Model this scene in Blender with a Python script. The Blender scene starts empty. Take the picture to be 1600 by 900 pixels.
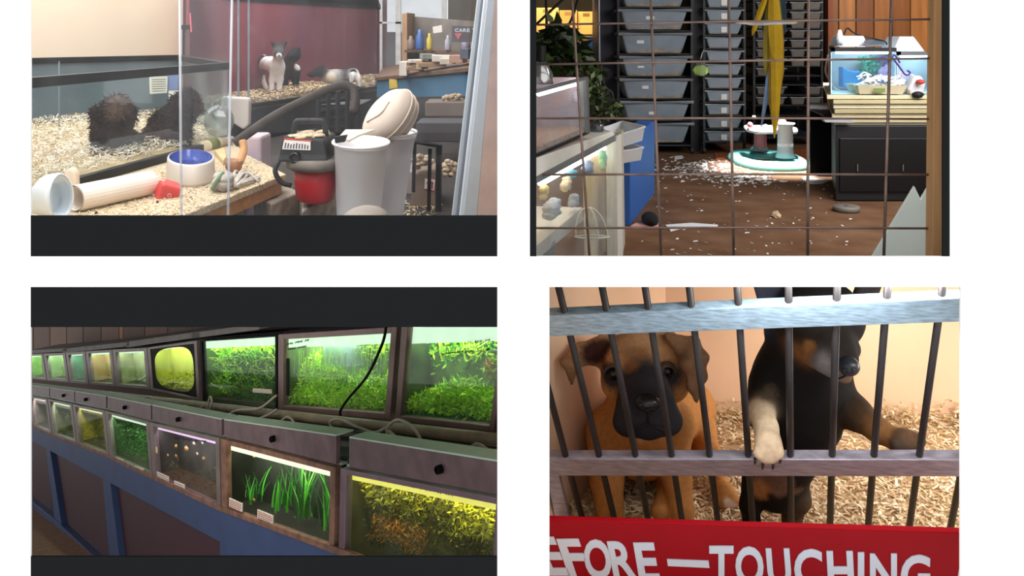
import bpy, math, random
import numpy as np
from mathutils import Vector, Matrix
random.seed(7); np.random.seed(7)
SC = bpy.context.scene
COL = SC.collection

# ------------------------------------------------------------------ camera, sky, exposure
FPX, HY, CZ = 1400.0, 50.0, 1.6           # focal length in pixels of a 1600x900 frame, horizon row, eye height
cd = bpy.data.cameras.new('camera'); cam = bpy.data.objects.new('camera', cd); COL.objects.link(cam)
cam.location = (0, 0, CZ); cam.rotation_euler = (math.pi/2, 0, 0)
cd.sensor_width = 36; cd.lens = 36*FPX/1600; cd.shift_y = -(450-HY)/1600; cd.clip_end = 100
SC.camera = cam
w = bpy.data.worlds.new('overcast'); SC.world = w; w.use_nodes = True
w.node_tree.nodes['Background'].inputs[0].default_value = (1.0, 0.985, 0.97, 1)
w.node_tree.nodes['Background'].inputs[1].default_value = 1.1
vs = SC.view_settings
vs.view_transform = 'Standard'; vs.look = 'None'; vs.exposure = 0.0; vs.gamma = 1.0; vs.use_curve_mapping = False
try:
    SC.cycles.max_bounces = 8; SC.cycles.transparent_max_bounces = 24
    SC.cycles.sample_clamp_indirect = 4.0; SC.cycles.caustics_refractive = False; SC.cycles.caustics_reflective = False
except Exception: pass

def lamp(name, loc, target, size, power, color=(1, 1, 1), size_y=None, spread=None):
    d = bpy.data.lights.new(name, 'AREA'); d.energy = power; d.color = color; d.size = size
    if size_y: d.shape = 'RECTANGLE'; d.size_y = size_y
    if spread: d.spread = spread
    o = bpy.data.objects.new(name, d); COL.objects.link(o); o.location = loc
    o.rotation_euler = (Vector(target)-Vector(loc)).to_track_quat('-Z', 'Y').to_euler()
    return o

# unseen fill lights added to brighten the rooms, plus the spot over the toy
lamp('fill_light_glass_room', (-2.2, 4.2, 2.9), (-1.6, 4.4, 1.0), 2.2, 90, (1.0, .95, .9))
lamp('fill_light_glass_front', (-.9, 2.1, 2.5), (-1.0, 3.2, 1.1), 1.2, 30, (1.0, .97, .94))
lamp('fill_light_glass_rear', (-1.5, 7.2, 3.0), (-1.3, 8.0, 1.0), 1.6, 80, (1.0, .96, .92))
lamp('fill_light_reptile_room', (1.5, 2.6, CZ+.48), (1.4, 3.6, 1.1), 1.2, 30, (1, .97, .95), .5)
lamp('fill_light_reptile_front', (1.4, 1.72, CZ+.46), (1.6, 2.6, 1.0), 1.0, 9, (1, .98, .96), .08)
lamp('fill_light_reptile_rear', (2.1, 4.3, CZ+.48), (2.1, 4.8, 1.4), .5, 9, (1, .93, .85))
lamp('spot_lamp_reptile_room', (1.22, 4.0, CZ+.47), (1.17, 3.95, 1.0), .1, 10, (1, 1, 1), spread=math.radians(34))
lamp('fill_light_aquarium_room', (-1.4, 2.2, .80), (-1.9, 3.4, 0.0), .9, 7, (1.0, .92, .85), .4)
lamp('fill_light_kennel', (.8, 1.66, 1.14), (.8, 2.3, .6), .8, 4.5, (1.0, .96, .92), .018)
lamp('side_fill_kennel', (1.62, 2.15, .85), (1.0, 2.35, .5), .35, 5, (1.0, .95, .9))  # added fill from the right, out of view
lamp('fill_light_kennel_rear', (1.15, 2.5, .955), (1.1, 2.45, .4), .7, 3, (1.0, .94, .88), .2)

# ------------------------------------------------------------------ pixel helpers (camera rays to points at a chosen depth or plane)
def P(x, y, D): return Vector(((x-800)*D/FPX, D, CZ-(y-HY)*D/FPX))
def PF(x, y, z): return P(x, y, -z*FPX/(y-HY))                  # on the horizontal plane z below the eye
def px(n, D): return n*D/FPX
def hit(P0, a, b, x, y):                                        # on the plane through P0 spanned by a, b
    n = Vector(a).cross(Vector(b)); d = P(x, y, 1)-Vector((0, 0, CZ)); o = Vector((0, 0, CZ))
    return o+d*((Vector(P0)-o).dot(n)/d.dot(n))

# ------------------------------------------------------------------ materials
def lin(c):
    return tuple(((v/255)/12.92 if v/255 <= .04045 else ((v/255+.055)/1.055)**2.4) for v in c)+(1,)
MATS = {}
def M(name, rgb, rough=.6, metal=0., var=.12, scale=12, bump=0., spec=.4, stretch=None, rgb2=None, detail=4, emit=0., contrast=None, bscale=None):
    if name in MATS: return MATS[name]
    m = bpy.data.materials.new(name); m.use_nodes = True; MATS[name] = m
    nt = m.node_tree; b = nt.nodes['Principled BSDF']
    b.inputs['Roughness'].default_value = rough; b.inputs['Metallic'].default_value = metal
    b.inputs['Specular IOR Level'].default_value = spec
    c = lin(rgb); tc = nt.nodes.new('ShaderNodeTexCoord'); mp = nt.nodes.new('ShaderNodeMapping')
    nt.links.new(tc.outputs['Object'], mp.inputs[0])
    if stretch: mp.inputs['Scale'].default_value = stretch
    nz = nt.nodes.new('ShaderNodeTexNoise'); nz.inputs['Scale'].default_value = scale; nz.inputs['Detail'].default_value = detail
    nt.links.new(mp.outputs[0], nz.inputs['Vector'])
    rp = nt.nodes.new('ShaderNodeValToRGB'); nt.links.new(nz.outputs[0], rp.inputs[0])
    lo, hi = contrast or (.3, .7)
    rp.color_ramp.elements[0].position = lo; rp.color_ramp.elements[1].position = hi
    if rgb2: c2 = lin(rgb2); c1 = c
    else: c1 = tuple(v*(1-var) for v in c[:3])+(1,); c2 = tuple(min(1, v*(1+var)) for v in c[:3])+(1,)
    rp.color_ramp.elements[0].color = c1; rp.color_ramp.elements[1].color = c2
    nt.links.new(rp.outputs[0], b.inputs['Base Color'])
    if emit:
        nt.links.new(rp.outputs[0], b.inputs['Emission Color']); b.inputs['Emission Strength'].default_value = emit
    if bump:
        bn = nt.nodes.new('ShaderNodeBump'); bn.inputs['Strength'].default_value = bump; bn.inputs['Distance'].default_value = .004
        nb = nz
        if bscale:
            nb = nt.nodes.new('ShaderNodeTexNoise'); nb.inputs['Scale'].default_value = bscale; nt.links.new(mp.outputs[0], nb.inputs['Vector'])
        nt.links.new(nb.outputs[0], bn.inputs['Height']); nt.links.new(bn.outputs[0], b.inputs['Normal'])
    return m
def MC(name, rough=.8, var=.2, scale=60, bump=.3, spec=.2):     # colour attribute with fine procedural variation
    if name in MATS: return MATS[name]
    m = bpy.data.materials.new(name); m.use_nodes = True; MATS[name] = m
    nt = m.node_tree; b = nt.nodes['Principled BSDF']; b.inputs['Roughness'].default_value = rough
    b.inputs['Specular IOR Level'].default_value = spec
    a = nt.nodes.new('ShaderNodeVertexColor'); a.layer_name = 'Col'
    tc = nt.nodes.new('ShaderNodeTexCoord'); nz = nt.nodes.new('ShaderNodeTexNoise'); nz.inputs['Scale'].default_value = scale; nz.inputs['Detail'].default_value = 5
    nt.links.new(tc.outputs['Object'], nz.inputs['Vector'])
    mr = nt.nodes.new('ShaderNodeMapRange'); mr.inputs[1].default_value = .25; mr.inputs[2].default_value = .75
    mr.inputs[3].default_value = 1-var; mr.inputs[4].default_value = 1+var; nt.links.new(nz.outputs[0], mr.inputs[0])
    mx = nt.nodes.new('ShaderNodeVectorMath'); mx.operation = 'SCALE'
    nt.links.new(a.outputs[0], mx.inputs[0]); nt.links.new(mr.outputs[0], mx.inputs['Scale']); nt.links.new(mx.outputs[0], b.inputs['Base Color'])
    if bump:
        bn = nt.nodes.new('ShaderNodeBump'); bn.inputs['Strength'].default_value = bump; bn.inputs['Distance'].default_value = .003
        nt.links.new(nz.outputs[0], bn.inputs['Height']); nt.links.new(bn.outputs[0], b.inputs['Normal'])
    return m
def MG(name, tint=(245, 250, 250), gloss=.05, haze=0., hazecol=(200, 210, 215), scale=6, stretch=None, lo=.4, hi=.75):   # clear or hazy pane
    if name in MATS: return MATS[name]
    m = bpy.data.materials.new(name); m.use_nodes = True; MATS[name] = m
    nt = m.node_tree; nt.nodes.clear(); out = nt.nodes.new('ShaderNodeOutputMaterial')
    t = nt.nodes.new('ShaderNodeBsdfTransparent'); t.inputs[0].default_value = lin(tint)
    g = nt.nodes.new('ShaderNodeBsdfGlossy'); g.inputs['Roughness'].default_value = .03
    mx = nt.nodes.new('ShaderNodeMixShader'); mx.inputs[0].default_value = gloss
    nt.links.new(t.outputs[0], mx.inputs[1]); nt.links.new(g.outputs[0], mx.inputs[2])
    last = mx
    if haze:
        d = nt.nodes.new('ShaderNodeBsdfDiffuse'); d.inputs[0].default_value = lin(hazecol)
        tc = nt.nodes.new('ShaderNodeTexCoord'); mp = nt.nodes.new('ShaderNodeMapping'); nz = nt.nodes.new('ShaderNodeTexNoise')
        if stretch: mp.inputs['Scale'].default_value = stretch
        nz.inputs['Scale'].default_value = scale; nz.inputs['Detail'].default_value = 5
        nt.links.new(tc.outputs['Object'], mp.inputs[0]); nt.links.new(mp.outputs[0], nz.inputs['Vector'])
        mr = nt.nodes.new('ShaderNodeMapRange'); mr.inputs[1].default_value = lo; mr.inputs[2].default_value = hi
        mr.inputs[3].default_value = haze*.25; mr.inputs[4].default_value = haze; nt.links.new(nz.outputs[0], mr.inputs[0])
        m2 = nt.nodes.new('ShaderNodeMixShader'); nt.links.new(mr.outputs[0], m2.inputs[0])
        nt.links.new(mx.outputs[0], m2.inputs[1]); nt.links.new(d.outputs[0], m2.inputs[2]); last = m2
    nt.links.new(last.outputs[0], out.inputs[0])
    return m

# ------------------------------------------------------------------ mesh building
def tag(o, label=None, cat=None, group=None, kind=None):
    if label: o['label'] = label
    if cat: o['category'] = cat
    if group: o['group'] = group
    if kind: o['kind'] = kind
    return o
def thing(name, loc, label, cat, group=None, kind=None):
    o = bpy.data.objects.new(name, None); COL.objects.link(o); o.location = loc; o.empty_display_size = .05
    return tag(o, label, cat, group, kind)
def wloc(o):
    l = Vector((0, 0, 0))
    while o is not None: l += Vector(o.location); o = o.parent
    return l
def basis(d):
    d = Vector(d).normalized(); a = Vector((0, 0, 1)) if abs(d.z) < .9 else Vector((1, 0, 0))
    u = d.cross(a).normalized(); return u, d.cross(u).normalized(), d
class MB:
    def __init__(s): s.v = []; s.f = []; s.c = []
    def add(s, vs, fs, col=None):
        n = len(s.v); s.v += [Vector(v) for v in vs]; s.f += [tuple(i+n for i in f) for f in fs]; s.c += [col]*len(fs); return s
    def box(s, c, size, rot=None, col=None):
        c = Vector(c); h = Vector(size)/2; vs = []
        for sx in (-1, 1):
            for sy in (-1, 1):
                for sz in (-1, 1):
                    q = Vector((sx*h.x, sy*h.y, sz*h.z)); vs.append(c+(rot@q if rot else q))
        return s.add(vs, [(0, 1, 3, 2), (4, 6, 7, 5), (0, 4, 5, 1), (2, 3, 7, 6), (0, 2, 6, 4), (1, 5, 7, 3)], col)
    def bb(s, lo, hi, col=None):
        lo = Vector(lo); hi = Vector(hi); return s.box((lo+hi)/2, hi-lo, None, col)
    def prism(s, poly, vec, col=None):
        vec = Vector(vec); n = len(poly); poly = [Vector(p) for p in poly]
        vs = poly+[p+vec for p in poly]
        nrm = Vector((0, 0, 0))
        for i in range(n): nrm += poly[i].cross(poly[(i+1) % n])
        fs = [tuple(range(n)), tuple(reversed(range(n, 2*n)))]+[(i, i+n, (i+1) % n+n, (i+1) % n) for i in range(n)]
        if nrm.dot(vec) > 0: fs = [tuple(reversed(f)) for f in fs]
        return s.add(vs, fs, col)
    def tube(s, pts, r, n=8, col=None, closed=False, flat=1.0):
        pts = [Vector(p) for p in pts]; m = len(pts); rs = r if isinstance(r, (list, tuple)) else [r]*m
        vs = []; u = None
        for i, p in enumerate(pts):
            if closed: d = pts[(i+1) % m]-pts[i-1]
            else: d = pts[min(i+1, m-1)]-pts[max(i-1, 0)]
            d.normalize()
            if u is None: u, _, _ = basis(d)
            u = (u-d*u.dot(d)); u = u.normalized() if u.length > 1e-6 else basis(d)[0]
            w_ = d.cross(u)
            for k in range(n):
                a = 2*math.pi*k/n; vs.append(p+(u*math.cos(a)+w_*math.sin(a)*flat)*rs[i])
        fs = []
        for i in range(m if closed else m-1):
            j = (i+1) % m
            for k in range(n): fs.append((i*n+k, i*n+(k+1) % n, j*n+(k+1) % n, j*n+k))
        if not closed: fs += [tuple(reversed(range(n))), tuple(range((m-1)*n, m*n))]
        return s.add(vs, fs, col)
    def lathe(s, base, axis, prof, n=24, sx=1., sy=1., cap=True, col=None, ref=None, sight=False):
        u, w_, d = basis(axis); base = Vector(base)
        if ref is not None:
            u = Vector(ref)-d*Vector(ref).dot(d); u.normalize(); w_ = d.cross(u)
        if sight: w_ = Vector((base.x/base.y, 1, 0))              # long axis of the oval points along the view from the shop front
        vs = []
        for r, h in prof:
            for k in range(n):
                a = 2*math.pi*k/n; vs.append(base+d*h+u*(r*sx*math.cos(a))+w_*(r*sy*math.sin(a)))
        fs = []
        for i in range(len(prof)-1):
            for k in range(n): fs.append((i*n+k, i*n+(k+1) % n, (i+1)*n+(k+1) % n, (i+1)*n+k))
        if cap: fs += [tuple(reversed(range(n))), tuple(range((len(prof)-1)*n, len(prof)*n))]
        return s.add(vs, fs, col)
    def ell(s, c, r, seg=12, rings=8, rot=None, col=None, jit=0.):
        c = Vector(c); vs = []; r = (r, r, r) if isinstance(r, (int, float)) else r
        for i in range(rings+1):
            t = math.pi*i/rings
            for k in range(seg):
                a = 2*math.pi*k/seg; j = 1+random.uniform(-jit, jit)
                q = Vector((r[0]*math.sin(t)*math.cos(a)*j, r[1]*math.sin(t)*math.sin(a)*j, r[2]*math.cos(t)*j)); vs.append(c+(rot@q if rot else q))
        fs = [(i*seg+k, (i+1)*seg+k, (i+1)*seg+(k+1) % seg, i*seg+(k+1) % seg) for i in range(rings) for k in range(seg)]
        return s.add(vs, fs, col)
    def mesh(s, name, origin):
        me = bpy.data.meshes.new(name); me.from_pydata([v-origin for v in s.v], [], s.f)
        if any(c is not None for c in s.c):
            at = me.color_attributes.new('Col', 'FLOAT_COLOR', 'CORNER'); buf = []
            for p, c in zip(me.polygons, s.c): buf += list(lin(c) if c else (1, 1, 1, 1))*p.loop_total
            at.data.foreach_set('color', buf)
        me.validate(); me.update(); return me
    def build(s, name, mat, parent=None, smooth=False, bevel=0., label=None, cat=None, group=None, kind=None, subsurf=0):
        if parent is None:
            xs = [v.x for v in s.v]; ys = [v.y for v in s.v]; zs = [v.z for v in s.v]
            org = Vector(((min(xs)+max(xs))/2, (min(ys)+max(ys))/2, min(zs)))
        else: org = wloc(parent)
        me = s.mesh(name, org); o = bpy.data.objects.new(name, me); COL.objects.link(o); me.materials.append(mat)
        if parent is None: o.location = org
        else: o.parent = parent
        if smooth:
            me.polygons.foreach_set('use_smooth', [True]*len(me.polygons))
        if bevel:
            b = o.modifiers.new('bevel', 'BEVEL'); b.width = bevel; b.segments = 2; b.limit_method = 'ANGLE'
        if subsurf:
            b = o.modifiers.new('sub', 'SUBSURF'); b.levels = subsurf; b.render_levels = subsurf
        return tag(o, label, cat, group, kind)
def copy_tree(o, parent=None, loc=None, label=None):
    c = o.copy(); COL.objects.link(c); c.parent = parent
    if loc is not None: c.location = loc
    if label: c['label'] = label
    for ch in o.children: copy_tree(ch, c)
    return c
def curve(pts, n=6):                                            # Catmull-Rom through points
    pts = [Vector(p) for p in pts]; q = [pts[0]*2-pts[1]]+pts+[pts[-1]*2-pts[-2]]; out = []
    for i in range(1, len(q)-2):
        for k in range(n):
            t = k/n; a, b, c, d = q[i-1], q[i], q[i+1], q[i+2]
            out.append(.5*((2*b)+(c-a)*t+(2*a-5*b+4*c-d)*t*t+(3*b-a-3*c+d)*t**3))
    return out+[pts[-1]]

# wood shavings: bent strips
def shavings(mb, n, spot, size=.03, cols=((226, 203, 160), (210, 184, 138), (238, 222, 188), (190, 160, 112)), lift=.02, width=.25):
    for _ in range(n):
        c = Vector(spot()); a = random.uniform(0, math.pi*2); L = size*random.uniform(.5, 1.3); w_ = L*width*random.uniform(.6, 1.2)
        d = Vector((math.cos(a), math.sin(a), random.uniform(-.35, .5))).normalized(); sd = d.cross(Vector((random.uniform(-.5, .5), random.uniform(-.5, .5), 1))).normalized()
        up = sd.cross(d); b = random.uniform(-.5, .9)*L; c.z += random.uniform(0, lift)
        vs = []
        for k in range(4):
            t = k/3-.5; q = c+d*(t*L)+up*(b*(.25-t*t)); vs += [q-sd*w_/2, q+sd*w_/2]
        mb.add(vs, [(0, 1, 3, 2), (2, 3, 5, 4), (4, 5, 7, 6)], random.choice(cols))

# ------------------------------------------------------------------ animals: one smooth skin over tapered limbs (surface nets of a blended distance field)
def sdf_cap(Q, a, ra, b, rb):
    ab = b-a; L = max(float(ab@ab), 1e-9); t = np.clip((Q-a)@ab/L, 0, 1)
    return np.linalg.norm(Q-(a+t[:, None]*ab), axis=1)-(ra+(rb-ra)*t)
def sdf_tri(Q, a, b, c, r):
    ba, cb, ac = b-a, c-b, a-c; pa, pb, pc = Q-a, Q-b, Q-c; n = np.cross(ba, ac)
    s = (np.sign(pa@np.cross(ba, n))+np.sign(pb@np.cross(cb, n))+np.sign(pc@np.cross(ac, n)))
    def e(p, d): return ((p-np.clip(p@d/(d@d), 0, 1)[:, None]*d)**2).sum(1)
    d1 = np.minimum(np.minimum(e(pa, ba), e(pb, cb)), e(pc, ac)); d2 = (pa@n)**2/(n@n)
    return np.sqrt(np.where(s < 2, d1, d2))-r
def surface_nets(f, lo, h):
    ins = f < 0; nx, ny, nz = f.shape
    cnt = np.zeros((nx-1, ny-1, nz-1)); acc = np.zeros((nx-1, ny-1, nz-1, 3))
    corners = [(i, j, k) for i in (0, 1) for j in (0, 1) for k in (0, 1)]
    sl = lambda c: (slice(c[0], nx-1+c[0]), slice(c[1], ny-1+c[1]), slice(c[2], nz-1+c[2]))
    for c in corners:
        for ax in range(3):
            if c[ax] == 0:
                e = list(c); e[ax] = 1; a = f[sl(c)]; b = f[sl(e)]; x = (a < 0) != (b < 0)
                w_ = np.nonzero(x); av = a[w_]; t = av/(av-b[w_]); p = np.tile(np.array(c, float), (len(t), 1)); p[:, ax] += t
                acc[w_] += p; cnt[w_] += 1
    act = cnt > 0; idx = -np.ones(act.shape, int); idx[act] = np.arange(act.sum())
    ii = np.argwhere(act); V = (ii+acc[act]/cnt[act][:, None])*h+lo; F = []
    for ax in range(3):
        u, v = (ax+1) % 3, (ax+2) % 3
        a = np.take(ins, range(f.shape[ax]-1), ax); b = np.take(ins, range(1, f.shape[ax]), ax); E = np.argwhere(a != b)
        E = E[(E[:, u] > 0) & (E[:, v] > 0) & (E[:, u] < f.shape[u]-1) & (E[:, v] < f.shape[v]-1)]
        q = []
        for du, dv in ((1, 1), (0, 1), (0, 0), (1, 0)):
            w_ = E.copy(); w_[:, u] -= du; w_[:, v] -= dv; q.append(idx[w_[:, 0], w_[:, 1], w_[:, 2]])
        q = np.stack(q, 1); fl = ~a[E[:, 0], E[:, 1], E[:, 2]]; q[fl] = q[fl][:, ::-1]; F.append(q)
    return V, np.concatenate(F)
def creature(name, prims, mat, parent, h=.006, k=.012, paint=(), label=None, rough=0.):
    """prims: ('c', p0, r0, p1, r1, colour) or ('t', a, b, c, r, colour); paint: (centre, radius, colour, softness)"""
    pts = []; rmax = 0
    for p in prims:
        if p[0] == 'c': pts += [p[1], p[3]]; rmax = max(rmax, p[2], p[4])
        else: pts += [p[1], p[2], p[3]]
    A = np.array([list(q) for q in pts]); lo = A.min(0)-rmax-3*h; hi = A.max(0)+rmax+3*h
    n = np.ceil((hi-lo)/h).astype(int)+1
    arr = lambda v: np.array(list(v), float)
    def dist(p, Q):
        return sdf_cap(Q, arr(p[1]), p[2], arr(p[3]), p[4]) if p[0] == 'c' else sdf_tri(Q, arr(p[1]), arr(p[2]), arr(p[3]), p[4])
    f = np.full(n, 9.)
    for p in prims:
        q = np.array([list(v) for v in ((p[1], p[3]) if p[0] == 'c' else p[1:4])]); rr = (max(p[2], p[4]) if p[0] == 'c' else p[4])+k+2.5*h
        i0 = np.maximum(np.floor((q.min(0)-rr-lo)/h).astype(int), 0); i1 = np.minimum(np.ceil((q.max(0)+rr-lo)/h).astype(int)+1, n)
        g = np.stack(np.meshgrid(*[lo[i]+h*np.arange(i0[i], i1[i]) for i in range(3)], indexing='ij'), -1); sh = g.shape[:3]
        d = dist(p, g.reshape(-1, 3)).reshape(sh); S = (slice(i0[0], i1[0]), slice(i0[1], i1[1]), slice(i0[2], i1[2])); F0 = f[S]
        hh = np.maximum(k-np.abs(F0-d), 0)/k; f[S] = np.minimum(F0, d)-hh*hh*k*.25
    V, F = surface_nets(f, lo, h)
    W = np.zeros(len(V)); C = np.zeros((len(V), 3))
    for p in prims:
        w_ = np.exp(-np.maximum(dist(p, V)+.002, 0)/(k*.45)); C += w_[:, None]*np.array(lin(p[5])[:3]); W += w_
    C /= np.maximum(W, 1e-9)[:, None]
    jit = np.random.normal(0, 1, len(V))
    for c, r, col, soft in paint:
        d = np.linalg.norm(V-arr(c), axis=1); t = np.clip((r-d)/max(soft, 1e-4)+.5+jit*.08, 0, 1)[:, None]; C = C*(1-t)+t*np.array(lin(col)[:3])
    org = np.array(list(wloc(parent))) if parent else np.array([(V[:, 0].min()+V[:, 0].max())/2, (V[:, 1].min()+V[:, 1].max())/2, V[:, 2].min()])
    if rough: V = V+np.random.normal(0, rough, V.shape)
    me = bpy.data.meshes.new(name); me.from_pydata((V-org).tolist(), [], F.tolist())
    at = me.color_attributes.new('Col', 'FLOAT_COLOR', 'POINT'); at.data.foreach_set('color', np.concatenate([C, np.ones((len(C), 1))], 1).ravel().astype(np.float32))
    me.polygons.foreach_set('use_smooth', [True]*len(me.polygons)); me.validate(); me.update(); me.materials.append(mat)
    o = bpy.data.objects.new(name, me); COL.objects.link(o)
    if parent: o.parent = parent
    else: o.location = org
    if label: o['label'] = label
    return o, V, C, me
def chain(pts, col):                                            # pts: (x, y, depth, radius in pixels)
    return [('c', P(*a[:3]), px(a[3], a[2]), P(*b[:3]), px(b[3], b[2]), col) for a, b in zip(pts, pts[1:])]
def ball(x, y, D, r, col): return ('c', P(x, y, D), px(r, D), P(x, y, D)+Vector((1e-4, 0, 0)), px(r, D), col)
def tri(a, b, c, r, col): return ('t', P(*a), P(*b), P(*c), px(r, a[2]), col)
def spot(x, y, D, r, col, soft=6): return (P(x, y, D), px(r, D), col, px(soft, D))

# ------------------------------------------------------------------ the mount board with its four openings
W = 1.6
def rect(mb, x0, x1, y0, y1, D=W, th=.004):
    a, b = P(x0, y1, D), P(x1, y0, D); mb.bb((a.x, D, a.z), (b.x, D+th, b.z))
mb = MB()
for r in ((-330, 1930, -260, -90), (-330, 48, -90, 400.5), (777, 828, -90, 400.5), (1484, 1930, -90, 400.5), (-330, 1930, 400.5, 448.5),
          (-330, 48, 448.5, 990), (777, 858.5, 448.5, 990), (1500.5, 1930, 448.5, 990), (-330, 1930, 990, 1190)): rect(mb, *r)
mb.build('wall_front', M('matt_white_board', (252, 252, 252), .95, var=.0, spec=0), kind='structure', label='flat white wall with four rectangular openings')
dark = M('charcoal_card', (34, 36, 38), .9, var=.01, spec=.0)
for i, (r, lb) in enumerate((((48, 777, 337, 400.5), 'charcoal strip under the opening with the vacuum cleaner'), ((828, 838, -90, 400.5), 'narrow charcoal strip left of the wire mesh'),
        ((1473, 1484, -90, 400.5), 'narrow charcoal strip right of the wire mesh'), ((48, 777, 448.5, 511), 'charcoal strip above the fish tanks'), ((48, 777, 870, 990), 'charcoal strip below the fish tanks'))):
    mb = MB(); rect(mb, *r); mb.build('trim_%d' % (i+1), dark, kind='structure', label=lb)

# ------------------------------------------------------------------ partitions and floors of the four rooms
part = M('partition_grey', (120, 116, 110), .9)
carpet = M('brown_carpet', (124, 94, 72), .95, var=.3, scale=9, rgb2=(100, 70, 50), bump=.4, bscale=400, spec=.1)
dfloor = M('dark_shop_floor', (48, 40, 37), .8, var=.3, scale=5)
FZ1, FZ2, FZ4 = -.78, -.6, -1.2
mb = MB(); mb.bb((-.012, W+.004, CZ-.26), (.012, 16, CZ+1.3)); mb.build('wall_middle', part, kind='structure', label='grey partition between the upper rooms')
mb = MB(); mb.prism([(.052, W+.004, .1), (.052, W+.004, CZ-.46), (.1, 2.95, CZ-.8), (.1, 2.95, .1)], (.006, 0, 0)); mb.build('wall_middle', M('peach_kennel_wall', (240, 204, 170), .85, var=.04, scale=5), kind='structure', label='peach partition between the lower rooms')
mb = MB(); mb.bb((-9, 2.91, CZ+FZ1-.02), (-.012, 16, CZ+FZ1)); mb.build('floor', dfloor, kind='structure', label='dark floor behind the glass front')
mb = MB(); mb.bb((.012, 2.24, CZ+FZ2-.015), (5.5, 7, CZ+FZ2)); mb.build('floor', carpet, kind='structure', label='brown carpet floor littered with white bits')
def sill(name, x0, x1, D1, z1):
    a = P(800, 425, W+.005); mb = MB(); mb.prism([(x0, W+.005, a.z), (x1, W+.005, a.z), (x1, D1, CZ+z1-.01), (x0, D1, CZ+z1-.01)], (0, 0, -.004)); mb.build(name, part, kind='structure')
sill('ceiling', -9, -.012, 2.91, FZ1); sill('ceiling', .012, 5.5, 2.24, FZ2)
mb = MB(); mb.bb((.012, W+.004, CZ+.5), (5.5, 7, CZ+.52)); mb.build('ceiling', part, kind='structure', label='ceiling of the room with the tub racks')
Z3 = Vector((0, 0, 1))
leafm = MC('water_plant', .5, .15, 40, .0, .3)
def glow(name, col, s):
    if name in MATS: return MATS[name]
    m = bpy.data.materials.new(name); m.use_nodes = True; MATS[name] = m; b = m.node_tree.nodes['Principled BSDF']
    b.inputs['Base Color'].default_value = lin(col); b.inputs['Emission Color'].default_value = lin(col); b.inputs['Emission Strength'].default_value = s
    return m
def letter_mesh(ch):
    cu = bpy.data.curves.new('letter', 'FONT'); cu.body = ch; cu.offset = .028; cu.resolution_u = 4; cu.extrude = .01
    o = bpy.data.objects.new('letter', cu); COL.objects.link(o); dg = bpy.context.evaluated_depsgraph_get()
    me = bpy.data.meshes.new_from_object(o.evaluated_get(dg)); bpy.data.objects.remove(o); bpy.data.curves.remove(cu); return me
def put_letter(ch, x0, x1, yt, H, surf, N, mat, parent, name='letter', lean=0., th=.002):
    me = letter_mesh(ch); vs = [v.co.copy() for v in me.vertices]
    xs = [v.x for v in vs]; ys = [v.y for v in vs]; xa, xb, ya, yb = min(xs), max(xs), min(ys), max(ys); org = wloc(parent)
    for v, q in zip(me.vertices, vs):
        ty = (yb-q.y)/max(yb-ya, 1e-6); X = x0+(q.x-xa)/(xb-xa)*(x1-x0)+lean*ty*H; Y = yt+ty*H
        v.co = surf(X, Y)-N*(th*(.15+(q.z > 0)*.85))-org
    me.materials.append(mat); o = bpy.data.objects.new(name, me); COL.objects.link(o); o.parent = parent; return o
# ================================================================== glass fronted room with dog tanks and vacuum cleaner (upper left opening)
TZ = -.5
black1 = M('black_tank_rim', (14, 13, 14), .5, var=.2, spec=.2); slate = M('slate_back_glass', (78, 92, 102), .35, rgb2=(104, 118, 124), scale=2.5)
clear = MG('clear_glass', (244, 249, 250), .05); cream1 = M('cream_wall', (226, 208, 184), .85, var=.03, scale=3)
ply = M('sanded_ply', (214, 196, 166), .85, rgb2=(172, 150, 118), scale=110, detail=8, contrast=(.35, .65)); beam = M('orange_beam', (176, 122, 64), .6, var=.2, scale=4, stretch=(2, 9, 20))
xy = lambda v, z: Vector((v.x, v.y, CZ+z))
FL_, FR_ = PF(48, 312, TZ), PF(355, 225, TZ); BRr = P(280, 87, 5.3); BR_ = xy(BRr, TZ); BLr = P(48, 92, 4.67); BL_ = xy(BLr, TZ)
FLx = FL_+(FL_-FR_)*.55; BLx = BL_+(BL_-BR_)*1.4
# platform
tb = thing('platform', PF(200, 330, TZ)-Vector((0, 0, .3)), 'low wooden platform carrying the left tank and dog toys', 'platform')
top = [PF(80, 420, TZ), PF(290, 335, TZ), PF(447, 272, TZ), PF(384, 241, TZ), BR_+Vector((.15, .1, 0)), BLx+Vector((-.1, .2, 0)), FLx+Vector((-.4, -.15, 0))]
mb = MB(); mb.prism(top, (0, 0, -.022)); mb.build('tabletop', ply, tb, bevel=.003)
dn = Vector((0, 0, -.022)); f0, f1 = PF(80, 420, TZ)+dn, PF(445, 273.5, TZ)+dn; nrm = Vector((-(f1-f0).y, (f1-f0).x, 0)).normalized(); nrm = nrm if nrm.y > 0 else -nrm
mb = MB(); mb.prism([f0+nrm*.01, f1+nrm*.01, f1+nrm*.01+Vector((0, 0, -.042)), f0+nrm*.01+Vector((0, 0, -.042))], nrm*.05); mb.build('edge_beam', beam, tb, bevel=.002)
mb = MB(); q = [p+dn for p in (BLx, BR_)]; mb.prism([q[0], q[1], q[1]+Vector((0, 0, -.25)), q[0]+Vector((0, 0, -.25))], (0, .03, 0)); mb.build('rear_beam', beam, tb)
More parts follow.
